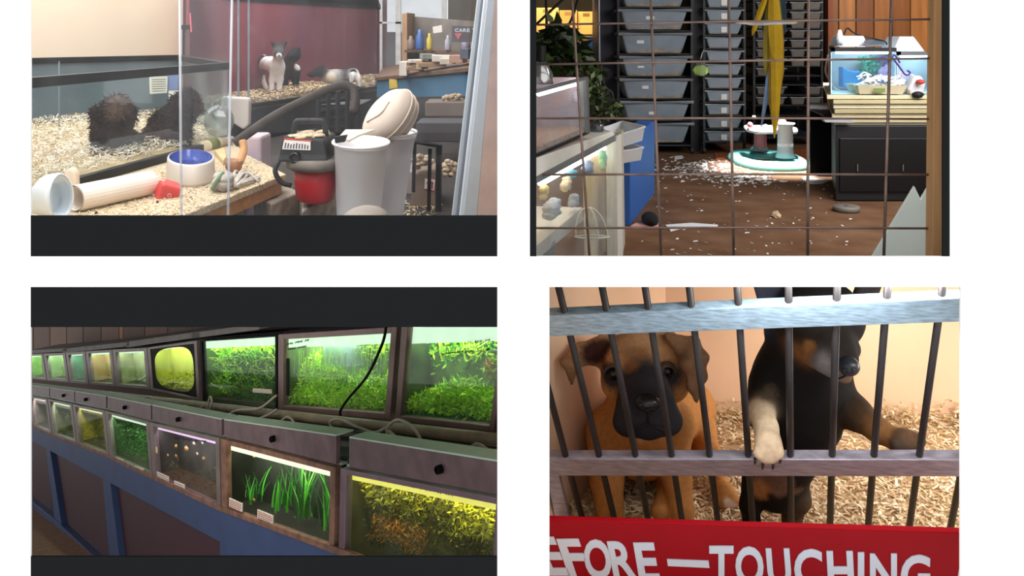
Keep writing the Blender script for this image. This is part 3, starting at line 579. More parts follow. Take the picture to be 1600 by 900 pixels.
t, b, k = bin_(564, 222, 43, 557, 422, 28, 2.92, 1.75, 'waste_bin', 'white plastic bin full of scraps in front')
mb = MB()
for _ in range(20): mb.ell(b+Vector((random.uniform(-.04, .045), 0, random.uniform(-.06, -.035)))+Vector((b.x/b.y, 1, 0))*random.uniform(-.08, .08), (.026, .03, .013), 9, 6, jit=.25)
mb.build('scraps', M('beige_scraps', (196, 184, 164), .9, var=.25, scale=30), t, smooth=True)
mb = MB(); mb.prism([P(586, 205, 2.98), P(540, 205, 2.98), P(528, 218, 2.86), P(545, 222, 2.84), P(560, 214, 2.9)], (0, 0, .006)); mb.build('paper_sheet', M('beige_paper', (216, 204, 184), .8), t)
mb = MB(); mb.prism([P(522, 214, 2.8), P(542, 211, 2.8), P(538, 222, 2.8), P(524, 224, 2.8)], (0, .02, 0)); mb.build('black_scrap', blkv, t)
bin_(610, 206, 40, 596, 374, 28, 3.35, 1.6, 'waste_bin', 'white plastic bin behind, under the cream lids')
crm = M('cream_lid', (222, 204, 188), .5, var=.05)
for i, (dx, dy, dd, lb) in enumerate(((0, 0, 0, 'front'), (6, 6, .035, 'middle'), (10, 13, .07, 'rear'))):
    t = thing('bin_lid', P(606+dx, 200+dy, 3.2+dd), '%s cream oval lid of three leaning on the rear bin' % lb, 'lid', 'cream oval lids'); k = 3.2/FPX; c = P(604+dx, 180+dy, 3.2+dd); ax = Vector((-.52, -.75, .42)).normalized(); rf = (P(636, 140, 3.2)-P(572, 208, 3.2)).normalized()
    mb = MB(); mb.lathe(c, ax, [(50*k, -.018), (51*k, -.008), (50*k, 0), (46*k, .02), (36*k, .036), (20*k, .044), (.5*k, .046)], 36, 1, .62, cap=False, ref=rf); mb.build('shell', crm, t, smooth=True)
    rf2 = (rf-ax*rf.dot(ax)).normalized(); w2 = ax.cross(rf2); mb = MB(); mb.tube([c+ax*-.014+rf2*(51*k*math.cos(a_))+w2*(51*k*.62*math.sin(a_)) for a_ in [2*math.pi*j/36 for j in range(36)]], 1.8*k, 6, closed=True); mb.build('rim', crm, t, smooth=True)
    if i == 0:
        mb = MB(); mb.tube(curve([c+ax*.044+rf2*(-26*k)+w2*(4*k), c+ax*.047+rf2*(0)+w2*(-8*k), c+ax*.043+rf2*(22*k)+w2*(-4*k)]), 1.2*k, 6); mb.build('ridge', M('lid_ridge', (176, 156, 146), .6), t)
mb = MB(); c = P(571, 345, 2.5); k = 2.5/FPX; mb.ell(c, (37*k, 60*k, 22*k), 24, 14); mb.build('grey_sack', M('grey_sack', (150, 140, 130), .8, var=.1, bump=.3), label='rounded grey lid at the bottom edge before the bins', cat='lid', smooth=True)

# ---- right: shelving seen past the bins
brn = M('brown_shelf', (96, 72, 56), .7, var=.25, scale=8); D = 7.0
sh_ = thing('shop_counter', P(660, 200, D), 'blue shop counter with a brown top at the right', 'counter')
mb = MB(); mb.prism([P(589, 122, 7.6), P(742, 106, 6.2), P(742, 150, 6.2), P(589, 152, 7.6)], (.1, .5, 0)); mb.build('front', M('faded_blue_panel', (72, 112, 140), .7, var=.15, scale=4), sh_)
mb = MB(); mb.prism([P(586, 121, 7.6), P(745, 104, 6.1), P(738, 84, 7.6), P(600, 104, 9.2)], (0, 0, -.03)); mb.build('top', brn, sh_, bevel=.003)
mb = MB(); mb.prism([P(608, 124, 7.35), P(620, 122, 7.25), P(622, 137, 7.25), P(609, 139, 7.35)], (0, -.01, 0)); mb.build('yellow_note', M('yellow_note', (206, 182, 84), .8), sh_)
cols = ((200, 190, 176), (150, 120, 90), (90, 96, 110), (176, 150, 120), (214, 206, 196), (60, 54, 60), (180, 140, 120), (120, 130, 120))
its = ((632, 118, 12, 22, 4), (648, 110, 26, 6, 1), (660, 108, 10, 14, 3), (676, 104, 40, 7, 1), (700, 100, 24, 9, 0), (690, 96, 30, 10, 4), (716, 98, 22, 12, 6), (728, 92, 14, 16, 2), (650, 98, 22, 5, 0), (668, 92, 20, 8, 7))
for i, (x, y, w_, h_, c) in enumerate(its):
    Dk = 7.0-(x-640)*.006; mb = MB(); mb.box(P(x, y-h_/2, Dk), (px(w_, Dk), .15, px(h_, Dk)), Matrix.Rotation(random.uniform(-.3, .3), 3, 'Z')@Matrix.Rotation(random.uniform(-.06, .06), 3, 'Y'))
    mb.build('carton', M('goods_%d' % c, cols[c], .7, var=.15, scale=10), label='small %s package on the shop counter, %s from the left' % (['pale grey', 'brown', 'slate', 'tan', 'white', 'black', 'pinkish', 'sage'][c], ['first', 'third', 'fifth', 'seventh', 'ninth', 'eighth', 'tenth', 'eleventh', 'fourth', 'sixth'][i]), cat='package', group='clutter on the shop counter', bevel=.004)
# wall shelf with bottles above the counter
ws = thing('display_shelf', P(690, 76, 7.6), 'brown shelf unit above the shop counter', 'shelf')
mb = MB(); mb.prism([P(632, 78, 8.2), P(745, 80, 7.4), P(745, 84, 7.4), P(632, 82, 8.2)], (.05, .4, 0)); mb.build('board', brn, ws)
mb = MB(); mb.prism([P(628, 22, 8.3), P(636, 20, 8.3), P(636, 110, 8.3), P(628, 110, 8.3)], (.03, .4, 0)); mb.build('side', M('tan_upright', (150, 118, 88), .7), ws)
mb = MB(); mb.prism([P(636, 25, 8.7), P(748, 34, 8.0), P(748, 110, 8.0), P(636, 110, 8.7)], (.02, .03, 0)); mb.build('back', M('greyish_back', (104, 98, 92), .8, var=.3, scale=5), ws)
for (x, y, w_, h_, c, nm, lb) in ((656, 78, 13, 32, (52, 84, 140), 'blue_bottle', 'blue bottle on the brown shelf'), (671, 78, 9, 26, (176, 160, 70), 'yellow_bottle', 'yellow bottle beside the blue one'), (642, 78, 12, 22, (110, 96, 90), 'brown_jar', 'brown jar at the left of the brown shelf'), (700, 79, 10, 24, (150, 150, 160), 'grey_bottle', 'grey bottle in the middle of the brown shelf'), (728, 79, 14, 18, (120, 110, 130), 'purple_jar', 'purple grey jar at the right of the brown shelf')):
    Dk = 8.0-(x-640)*.005; kk = Dk/FPX; o = P(x, y, Dk); mb = MB(); mb.lathe(o, (0, 0, 1), [(w_*.45*kk, 0), (w_*.5*kk, h_*.1*kk), (w_*.5*kk, h_*.65*kk), (w_*.25*kk, h_*.8*kk), (w_*.22*kk, h_*kk)], 14); mb.build(nm, M(nm, c, .4), label=lb, cat='bottle' if 'bottle' in nm else 'jar', smooth=True)
mb = MB(); mb.prism([P(676, 42, 7.5), P(690, 39, 7.5), P(691, 50, 7.5), P(677, 52, 7.5)], (0, .02, 0)); mb.build('white_card', M('white_card1', (220, 214, 206), .8), label='white card pinned above the blue bottle', cat='card')
cs = thing('care_sign', P(726, 62, 6.9), 'small sign with white letters and a pink triangle at the right', 'sign'); D = 6.9
mb = MB(); mb.prism([P(706, 40, D), P(752, 42, D), P(752, 66, D), P(706, 66, D)], (0, .02, 0)); csp = mb.build('panel', M('grey_sign', (96, 92, 98), .7), cs)
mb = MB(); mb.prism([P(710, 52, D-.004), P(722, 52, D-.004), P(716, 62, D-.004)], (0, .003, 0)); mb.build('triangle', M('pink_triangle', (200, 110, 120), .6), cs)
surf_ = lambda x, y: P(x, y, D)
for ch, x0, x1 in (('C', 711, 716.5), ('A', 717, 723), ('R', 723.6, 729), ('E', 729.7, 734), ('T', 738, 744)): put_letter(ch, x0, x1, 44.5, 5.5, surf_, Vector((0, 1, 0)), M('white_letter', (205, 214, 228), .5, var=.03), csp)
# bright window with frame
wn = thing('window_1', P(612, 100, 12), None, None, kind='structure'); wn['label'] = 'bright shop window behind the shelving'
wfm = M('white_window_frame', (226, 222, 220), .5)
for (x0, y0, x1, y1) in ((592, -20, 597, 112), (618, 0, 626, 104), (592, 34, 626, 37), (690, -20, 698, 40)):
    mb = MB(); D = 11.6; a, b = P(x0, y1, D), P(x1, y0, D); mb.bb((a.x, D, a.z), (b.x, D+.06, b.z)); mb.build('frame_bar', wfm, wn)
mb = MB(); D = 11.7; a, b = P(594, 104, D), P(696, -30, D); mb.bb((a.x, D, a.z), (b.x, D+.01, b.z)); mb.build('pane', MG('window_haze', (240, 242, 244), .04, .25, (200, 205, 210), 2), wn)
# boxes in a black frame, lower right
D = 3.9; bf = thing('metal_rack', P(668, 330, D), 'black metal rack holding boxes at the lower right', 'rack'); 
for (a, b) in (((648, 222), (686, 228)), ((686, 226), (684, 420)), ((648, 222), (646, 300)), ((672, 232), (668, 420))):
    mb = MB(); mb.tube([P(*a, D), P(*b, D)], px(5, D) if a[0] > 680 else px(3, D), 8); mb.build('bar', black1, bf)
bxm = M('brown_carton', (120, 102, 88), .8, var=.15, scale=10)
bx1 = thing('carton', P(665, 330, 4.0), 'brown carton with an arrow label inside the black rack', 'box'); D = 4.0
mb = MB(); mb.prism([P(646, 272, D), P(682, 268, D), P(680, 345, D), P(640, 345, D)], (0, .3, 0)); mb.build('body', bxm, bx1, bevel=.004)
mb = MB(); mb.prism([P(664, 279, D-.003), P(680, 281, D-.003), P(678, 299, D-.003), P(663, 296, D-.003)], (0, .002, 0)); alab = mb.build('arrow_label', M('white_label1', (220, 206, 204), .7), bx1)
for x in (667.5, 674):
    mb = MB(); mb.prism([P(x, 295, D-.006), P(x, 287, D-.006), P(x-1.6, 287, D-.006), P(x+1, 282.5, D-.006), P(x+3.8, 287.5, D-.006), P(x+2.2, 287.5, D-.006), P(x+2.2, 295.5, D-.006)], (0, .002, 0)); mb.build('arrow', M('red_arrow', (150, 44, 52), .7), alab)
mb = MB(); mb.prism([P(664, 294.5, D-.006), P(678, 297.5, D-.006), P(678, 298.8, D-.006), P(663.5, 295.8, D-.006)], (0, .002, 0)); mb.build('label_bar', M('red_arrow', (150, 44, 52), .7), bx1)
for (x0, x1, y0, y1, D, c, lb) in ((632, 648, 268, 330, 4.3, (150, 140, 134), 'grey box left of the arrow carton'), (690, 735, 290, 350, 4.6, (120, 104, 96), 'brown box right of the black rack'), (664, 738, 160, 182, 5.6, (110, 98, 92), 'long tray with tan goods below the counter'), (650, 740, 192, 222, 5.2, (66, 62, 66), 'dark grey bin below the counter')):
    mb = MB(); a, b = P(x0, y1, D), P(x1, y0, D); mb.bb((a.x, D, max(a.z, CZ+FZ1)), (b.x, D+.3, b.z)); mb.build('storage_box', M('sb_%d' % x0, c, .8, var=.15, scale=9), label=lb, cat='box', bevel=.005)
for (cx, cy, rx, ry, D, lb) in ((660, 252, 20, 12, 3.95, 'heap of crumpled packing paper in the black rack'), (702, 262, 11, 14, 4.1, 'crumpled packing paper right of the black rack'), (712, 158, 22, 12, 5.7, 'heap of tan goods in the long tray')):
    mb = MB()
    for _ in range(26): mb.ell(P(cx+random.uniform(-rx, rx)*.8, cy+random.uniform(-ry, ry)*.8, D+random.uniform(0, .12)), (px(5, D), .02, px(3.5, D)), 8, 6, jit=.2)
    mb.build('packing_paper', M('packing_paper', (176, 156, 132), .9, var=.2, scale=40), label=lb, cat='paper', smooth=True)
mb = MB()
def s3(): q = PF(random.uniform(620, 690), random.uniform(312, 345), FZ1); return q
shavings(mb, 160, s3, .03, lift=.005, width=.12); mb.build('wood_shavings', shav1, label='few shavings scattered on the dark floor by the bins', cat='shavings', kind='stuff')

# ---- glass front and its metal frame
hz = MG('shop_glass', (251, 252, 253), .015, .028, (206, 214, 226), 3, (5, 1, .6)); eg = M('polished_glass_edge', (196, 208, 226), .25, var=.05)  # pale haze in the panes stands in for milky reflections
for (xa, xb, D, ex, ex2, lb) in ((20, 362, 2.3, 363, 354, 'left sliding glass pane of the display front'), (281, 742, 2.26, 280, 283, 'right sliding glass pane of the display front')):
    t = thing('sliding_glass', P((xa+xb)/2, 430, D), lb, 'glass pane', 'sliding glass panes'); mb = MB(); xl, xr = (xa, ex) if ex > xa else (ex, xb); 
    top_, bot_ = ([(xa, -60), (ex, -60), (ex2, 430), (xa, 430)] if ex > xb-5 else [(ex, -60), (xb, -60), (xb-40, 430), (ex2, 430)]), None
    mb.prism([P(x, y, D) for x, y in top_], (0, .004, 0)); mb.build('pane', hz, t)
    mb = MB(); s_ = 1.5; mb.prism([P(ex-s_, -60, D-.001), P(ex+s_, -60, D-.001), P(ex2+s_, 430, D-.001), P(ex2-s_, 430, D-.001)], (0, .006, 0)); mb.build('polished_edge', MG('edge_glass', (236, 240, 248), .1, .85, (242, 246, 252), 2), t)
fr_ = thing('aluminium_frame', P(735, 440, 2.2), 'pale blue aluminium frame at the right of the glass front', 'frame'); al = M('anodised_aluminium', (186, 196, 206), .4, .35, var=.06); al2 = M('bright_aluminium', (214, 222, 232), .35, .3, var=.04); D = 2.2
for (a0_, a1_, b0_, b1_, dd, th, m_, nm) in ((752, 760, 698, 706, .02, .05, al, 'inner_bead'), (758, 764, 704, 711, .0, .06, M('dark_gasket', (110, 118, 128), .5), 'gasket'), (762, 768, 710, 717, -.012, .07, al2, 'stop'), (767, 780, 716, 742, -.02, .09, al, 'jamb')):
    mb = MB(); mb.prism([P(a0_, -60, D+dd), P(a1_, -60, D+dd), P(b1_, 400, D+dd), P(b0_, 400, D+dd)], (0, th, 0)); mb.build(nm, m_, fr_, bevel=.003)
mb = MB(); mb.prism([P(778, -60, 2.18), P(796, -60, 2.18), P(796, 420, 2.18), P(738, 420, 2.18)], (0, .1, 0)); mb.build('wall_right', M('pinkish_wall', (190, 168, 164), .85, var=.12, scale=14, bump=.4), kind='structure', label='pinkish wall strip beside the aluminium frame')
# ================================================================== room with tub racks behind the wire mesh (upper right opening)
blk = M('matt_black', (16, 16, 20), .55, var=.2); navy = M('navy_metal', (40, 44, 58), .5, .2, var=.2)
RD = 4.42                                                         # depth of the rack fronts
mb = MB(); a, b = P(930, 300, 5.4), P(1292, 300, 5.4); mb.bb((a.x, 5.4, CZ+FZ2), (b.x, 5.42, CZ+.5)); mb.build('wall_back', M('black_rear_wall', (20, 20, 24), .8), kind='structure', label='black rear wall behind the tub racks')
mb = MB(); mb.bb((.012, 6.0, CZ+FZ2), (P(932, 0, 6).x, 6.02, CZ+.5)); mb.build('wall_back', M('dim_rear_wall', (90, 84, 76), .8), kind='structure', label='grey rear wall behind the plants')
wx0, wx1 = P(1290, 0, 5.0).x, 3.4
mb = MB(); mb.bb((wx0, 5.02, CZ+FZ2), (wx1, 5.05, CZ+.5)); ww = mb.build('wall_back', M('panel_backing', (70, 42, 24), .8), kind='structure', label='wood panelled rear wall')
for i, (x0, x1) in enumerate(((1290, 1296), (1297, 1310), (1311, 1337), (1338, 1365), (1366, 1393), (1394.5, 1422), (1423, 1451), (1452, 1480), (1481, 1510), (1511, 1545))):
    mb = MB(); a, b = P(x0+.4, 0, 5.0), P(x1-.4, 0, 5.0); mb.bb((a.x, 5.0, CZ+FZ2), (b.x, 5.02, CZ+.5))
    mb.build('plank', M('pine_panel_%d' % (i % 4), [(172, 108, 52), (150, 90, 42), (186, 120, 62), (138, 80, 38)][i % 4], .45, var=.3, scale=3, stretch=(9, 9, .8), bump=.05), ww)
mb = MB(); mb.bb((3.4, W+.01, CZ+FZ2), (3.42, 5.05, CZ+.5)); mb.build('wall_right', part, kind='structure')

# wire mesh panel with a wooden post
wire = M('rusty_wire', (134, 112, 104), .5, .4, var=.35, scale=20)
MDp = 1.72
mesh_ = thing('wire_mesh_panel', P(1150, 440, MDp), 'rusty wire mesh panel across the front of the room', 'mesh panel')
for (ya, yb) in ((-28, -33), (39, 30), (101, 91), (185, 186), (273, 273), (356.5, 357), (440, 441)):
    mb = MB(); mb.tube([P(826, ya, MDp), P(1150, (ya+yb)/2-1, MDp-.004), P(1474, yb, MDp)], px(1.9, MDp), 6); mb.build('horizontal_wire', wire, mesh_, smooth=True)
for (xa, xb) in ((896, 921), (1018, 1033), (1139.5, 1146.5), (1263, 1262), (1392, 1381)):
    d = (xb-xa)/370; mb = MB(); mb.tube([P(xa-d*90, -60, MDp+.006), P((xa+xb)/2, 215, MDp+.003), P(xb+d*40, 440, MDp+.006)], px(2.3, MDp), 6); mb.build('vertical_wire', wire, mesh_, smooth=True)
mb = MB(); mb.prism([P(1461, -80, MDp-.02), P(1478, -80, MDp-.02), P(1478, 440, MDp-.02), P(1456.5, 440, MDp-.02)], (0, .03, 0)); mb.build('post', M('pale_wood_post', (182, 140, 96), .6, var=.2, scale=5, stretch=(10, 10, .8)), mesh_, bevel=.002)

# racks of tubs
tubm = MG('smoky_tub_plastic', (160, 170, 182), .05, .78, (158, 172, 186), 4, None, -.2, .45); rimm = M('grey_tub_rim', (120, 126, 134), .4, var=.1)
bed = M('tub_bedding', (150, 140, 128), .9, var=.3, scale=30); sticker = M('white_sticker', (230, 232, 232), .7, var=.03)
def tub_shape(wt, wb, h, dp, label_=None, bedding=True):
    t = thing('plastic_tub', (0, 0, 0), 'tub', 'tub'); r = h*.12
    mb = MB(); T = [(-wt/2, 0, h), (wt/2, 0, h), (wt/2, dp, h), (-wt/2, dp, h)]; i = (wt-wb)/2; B = [(-wb/2, i, 0), (wb/2, i, 0), (wb/2, dp-i, 0), (-wb/2, dp-i, 0)]
    mb.add(B+T, [(3, 2, 1, 0), (0, 1, 5, 4), (1, 2, 6, 5), (2, 3, 7, 6), (3, 0, 4, 7)]); tb_ = mb.build('body', tubm, t, bevel=h*.1)
    mb = MB(); e = r; mb.tube([(-wt/2-e, -e, h), (wt/2+e, -e, h), (wt/2+e, dp, h), (-wt/2-e, dp, h)], r*.75, 6, closed=True); mb.build('rim', rimm, t)
    if bedding:
        mb = MB(); n = 7; top = []
        for k in range(n): top.append((-wb*.47+wb*.94*k/(n-1), i*.6+.004, h*random.uniform(.1, .3)))
        poly = top+[(wb*.47, i*.6+.004, .004), (-wb*.47, i*.6+.004, .004)]; mb.prism(poly, (0, dp*.8, 0)); mb.build('bedding', bed, t)
    if label_:
        (lx, lz, lw, lh) = label_; mb = MB(); y_ = i*(1-(lz/h))-.002; mb.box((lx, y_, lz), (lw, .001, lh)); mb.build('sticker', sticker, tb_)
    return t
def rack(name, x0, x1, ytop, ybot, D, dp, label_):
    r = thing(name, P((x0+x1)/2, ybot, D), label_, 'rack', 'black tub racks'); zb = CZ+FZ2; a, b = P(x0, ytop, D), P(x1, ytop, D)
    for X in (a.x, b.x):
        for Y in (D, D+dp):
            mb = MB(); mb.bb((X-.006, Y-.006, zb+.03), (X+.006, Y+.006, CZ+.3)); mb.build('post', blk, r)
            mb = MB(); mb.lathe((X-.006, Y, zb+.016), (1, 0, 0), [(.016, 0), (.016, .012)], 14); mb.build('caster', M('caster_rubber', (40, 40, 44), .5), r, smooth=False)
    mb = MB(); mb.bb((a.x, D, P(0, ybot, D).z-.008), (b.x, D+dp, P(0, ybot, D).z)); mb.build('base_plate', navy, r)
    return r, a, b
def fill(r, a, b, D, dp, rows, xs, wt, wb, hpx, shelfmat, group, lbl):
    h = px(hpx, D); protos = {}
    for j, y in enumerate(rows):
        zt = P(0, y, D).z
        mb = MB(); mb.bb((a.x, D, zt+.005), (b.x, D+dp, zt+.011)); mb.build('shelf', shelfmat, r)
    for (ci, xc, y, st, lb) in lbl:
        key = st
        w1, w2 = px(wt[ci], D), px(wb[ci], D)
        t = tub_shape(w1, w2, h, dp*.9, st); t.location = (P(xc, y, D).x, D-.012, P(0, y, D).z-h); t['label'] = lb; t['group'] = group
ordn = ['top', 'second', 'third', 'fourth', 'fifth', 'sixth', 'seventh', 'eighth', 'ninth', 'tenth', 'lowest']
r, a, b = rack('tub_rack', 966, 1081, -60, 226, RD, .4, 'tall black rack of wide grey tubs on casters')
rows = [-22, 14, 51, 87, 122, 157, 191]; k = RD/FPX; h = 31*k
lb = []
for i, y in enumerate(rows):
    sx = [None, (-6*k, h*.62, 13*k, 5*k), (-22*k, h*.6, 11*k, 5*k), (-22*k, h*.5, 10*k, 3*k), (-16*k, h*.6, 10*k, 5*k), (-6*k, h*.42, 10*k, 5*k), None][i]
    lb.append((0, 1021+i*.8, y+2, sx, '%s wide grey tub from the top in the left rack' % ordn[i] if i < 6 else 'lowest wide grey tub in the left rack'))
fill(r, a, b, RD, .4, rows, None, [104], [86], 31, blk, 'wide grey tubs', lb)
r, a, b = rack('tub_rack', 1100, 1163, -60, 220, RD, .4, 'narrow black rack of small tubs beside the hanging parrot tail')
rows = [-6, 15, 36, 58, 79, 100, 121, 141, 162, 183, 204]; h = 17*k
lb = [(0, 1131, y+1, (0, h*.55, 9*k, 13*k) if i in (0, 1, 2, 7, 8, 9, 10) else None, '%s small tub from the top in the narrow rack' % ordn[i] if i < 10 else 'lowest small tub in the narrow rack') for i, y in enumerate(rows)]
fill(r, a, b, RD, .4, rows, None, [56], [45], 16.5, blk, 'small tubs in the narrow rack', lb)
R3D = 4.75
r, a, b = rack('tub_rack', 1178, 1284, -60, 214, R3D, .4, 'black rack of tiny drawer tubs behind the parrot tail')
rows = [3, 18, 32, 47, 62, 77, 91, 106, 121, 135, 151, 167, 183]; lb = []
cnt = [0, 0, 0]; words_ = ordn[:10]+['eleventh', 'twelfth']
for i, y in enumerate(rows):
    for ci, xc in enumerate((1204, 1246, 1271)):
        if i in (7, 8, 11, 12) and not (ci == 0 and i == 7): continue
        if i == 9 and ci == 1: continue
        lb.append((ci, xc, y+1, None, '%s tiny tub from the top in the %s column of the right rack' % (words_[cnt[ci]], ['wide left', 'middle', 'right'][ci]))); cnt[ci] += 1
tubm_keep = tubm; tubm = M('brown_grey_tub', (104, 98, 92), .4, var=.2, scale=30); bed_keep = bed
fill(r, a, b, R3D, .4, rows, None, [44, 22, 22], [39, 18, 18], 11.5, blk, 'tiny tubs in the right rack', lb)
tubm = tubm_keep
mb = MB(); mb.bb((P(1082, 0, 4.5).x, 4.5, CZ+FZ2), (P(1099, 0, 4.5).x, 4.9, CZ+.4)); mb.build('dark_pillar', blk, label='black pillar between the two left tub racks', cat='pillar')
mb = MB(); a, b = P(935, 0, 4.6), P(965, 190, 4.6); mb.bb((a.x, 4.6, CZ+FZ2), (b.x, 4.95, CZ+.4)); mb.build('tall_cabinet', navy, label='dark navy cabinet side left of the tub racks', cat='cabinet', bevel=.004)
mb = MB(); mb.tube([P(934.5, -60, 3.6), P(938, 200, 3.6)], px(1.8, 3.6), 8); mb.build('metal_pole', M('grey_pole', (120, 118, 122), .4, .5), label='thin grey pole in front of the navy cabinet', cat='pole')

# bag of green stuff hanging beside the rack
bag = thing('plastic_bag', P(1096, 118, 4.3), 'small clear bag with green content between the racks', 'bag')
mb = MB(); mb.lathe(P(1095, 119, 4.3), (0, 0, 1), [(.005, 0), (.045, .012), (.05, .04), (.042, .06), (.046, .07)], 14, 1, .5, cap=False); mb.build('pouch', MG('clear_bag', (235, 240, 240), .06, .3, (220, 225, 225), 8), bag, smooth=True)
mb = MB(); mb.ell(P(1095, 110, 4.3), (.038, .016, .026), 12, 8, jit=.08); mb.build('content', M('lime_content', (176, 206, 96), .6, var=.2, scale=40), bag, smooth=True)

mb = MB(); mb.tube(curve([P(1095, 92, 4.3), P(1097, 84, 4.33), P(1100, 78, 4.4)]), .002, 6); mb.build('string', MATS['white_sticker'], bag)

# parrot tail hanging down behind the mesh
BD = 1.95
bird = thing('parrot', P(1208, 210, BD), 'yellow and blue parrot hanging its long tail feathers down', 'parrot')
YL, YD, BL, DB = (176, 140, 18), (146, 112, 14), (60, 96, 150), (30, 44, 56)
pr = chain([(1205, -150, BD, 60, 0), (1205, -80, BD, 52, 0), (1206, -50, BD, 24, 0), (1208, -22, BD, 12, 0)], YD)+chain([(1205, -150, BD+.05, 58, 0), (1206, -70, BD+.05, 34, 0), (1208, -20, BD+.03, 15, 0)], BL)
pr += [ball(1200, -230, BD, 44, BL), ball(1180, -225, BD-.02, 26, (230, 226, 216)), ball(1160, -215, BD-.02, 18, (30, 30, 32))]
creature('body', pr, MC('plumage', .6, .25, 50, .2), bird, h=.008, k=.02)
def feather(x0, y0, x1, y1, wd, col, dd, bend=0):
    mb = MB(); n = 9; vs = []; 
    for i in range(n):
        t = i/(n-1); x = x0+(x1-x0)*t+bend*math.sin(t*math.pi); y = y0+(y1-y0)*t; w_ = wd*(.75+.5*math.sin(min(t*1.3, 1)*math.pi*.8))*(1 if t < .85 else max(.08, (1-t)/.15))
        for s_ in (-1, 0, 1): vs.append(P(x+s_*w_/2, y, BD+dd+(.004 if s_ == 0 else 0)*-1))
    m_ = len(vs); vs += [v+Vector((0, .0015, 0)) for v in vs]; fs = []
    for i in range(n-1):
        for c in (0, 1): q = i*3+c; fs += [(q, q+3, q+4, q+1), (m_+q, m_+q+1, m_+q+4, m_+q+3)]
    for i in range(n-1): q = i*3; fs += [(q, m_+q, m_+q+3, q+3), (q+2, q+5, m_+q+5, m_+q+2)]
    mb.add(vs, fs, col); mb.build('tail_feather', MC('feather', .5, .22, 35, .25), bird)
for f in ((1207, -20, 1210, 216, 13, YL, 0, 4), (1203, -20, 1205, 185, 10, YD, .012, 3), (1212, -20, 1215, 165, 9, YL, .01, 4), (1200, -15, 1175, 56, 8, YL, -.006, 0), (1204, -15, 1197, 120, 9, (140, 124, 44), .014, -2), (1204, 20, 1189, 202, 6, (120, 146, 180), .02, 5), (1214, -15, 1221, 135, 8, (150, 116, 20), .016, 2), (1196, -20, 1199, 60, 15, DB, .018, 0), (1218, -20, 1222, 60, 15, DB, .02, 0), (1214, -20, 1219, 45, 8, (52, 70, 40), .012, 0), (1208, -15, 1211, 95, 15, YL, -.006, 0)): feather(*f)
mb = MB(); mb.tube(curve([P(1150, 34, 1.74), P(1180, 37, 1.735), P(1210, 36, 1.735), P(1245, 35, 1.74)]), [px(r_, 1.74) for r_ in [3, 3.4, 3.2, 2.2, 3, 3.4, 3, 2.4, 3, 3.2, 3, 2.6, 3, 3.2, 3, 2.6, 3, 3, 2]], 7); mb.build('rope', M('frayed_rope', (176, 168, 160), .9, var=.3, scale=60, bump=.8), label='frayed grey rope wrapped along the mesh by the parrot tail', cat='rope', smooth=True)

# ---- left side: terrariums on the blue counter
A2 = P(838, 281, 1.683); B2 = P(970, 212, 2.4); F2 = (B2-A2).normalized(); NL = Vector((-F2.y, F2.x, 0)).normalized(); NL = NL if NL.x < 0 else -NL
tp = lambda x, y, o=0.: hit(A2+NL*o, F2, Z3, x, y)
gfr = M('grey_tank_frame', (128, 132, 134), .45, .2, var=.1); wfr = M('white_frame', (222, 220, 210), .5, var=.05); tan2 = M('tan_liner', (222, 194, 146), .7, var=.15, scale=6)
t = thing('terrarium', tp(905, 440), 'long white framed terrarium with glass front at the lower left', 'terrarium')
XW = .018
def tq(nm, pts, mat, off, th, par, bv=.0015): mb = MB(); mb.prism([tp(x, y, off) for x, y in pts], NL*th); return mb.build(nm, mat, par, bevel=bv)
def deep(nm, pts, mat, par, off=0., dz=0., **kw):                  # front outline pushed back to the partition wall
    f = [tp(x, y, off) for x, y in pts]; g = [Vector((XW, p.y+.02, p.z+dz)) for p in f]; n = len(f); mb = MB()
    mb.add(f+g, [tuple(range(n)), tuple(reversed(range(n, 2*n)))]+[(i, i+n, (i+1) % n+n, (i+1) % n) for i in range(n)]); return mb.build(nm, mat, par, **kw)
tq('top_frame', [(832, 279), (970, 207), (970, 216), (832, 291)], gfr, 0, .008, t); tq('end_frame', [(964, 213), (971, 209), (974, 418), (966, 418)], wfr, -.004, .03, t); tq('bottom_frame', [(832, 412), (970, 405), (970, 415), (832, 422)], wfr, 0, .006, t)
mb = MB(); a, b = tp(971, 209), tp(974, 418); mb.prism([a, b, b+Vector((.02, .12, 0)), a+Vector((.02, .12, 0))], NL*.02); mb.build('end_panel', M('cream_end_panel', (196, 188, 172), .6), t)
tq('glass_pane', [(832, 290), (966, 215), (966, 410), (832, 415)], MG('terrarium_glass', (248, 250, 250), .06, .25, (225, 230, 232), 7), .004, .002, t)
mb = MB(); mb.bb((XW-.004, 1.66, CZ-.44), (XW, 2.6, CZ-.25)); mb.build('back_panel', tan2, t)
tq('liner', [(913, 245), (966, 216), (966, 410), (917, 412)], tan2, .05, .006, t)
deep('shelf_liner', [(834, 388), (910, 324), (912, 344), (834, 410)], M('white_liner', (232, 228, 222), .6), t, .012)
lampm = glow('white_tube_glow', (255, 250, 240), 7.0)
mb = MB(); mb.tube([tp(845, 285, .02), tp(950, 227, .05)], .008, 8); mb.build('light_tube', lampm, t)
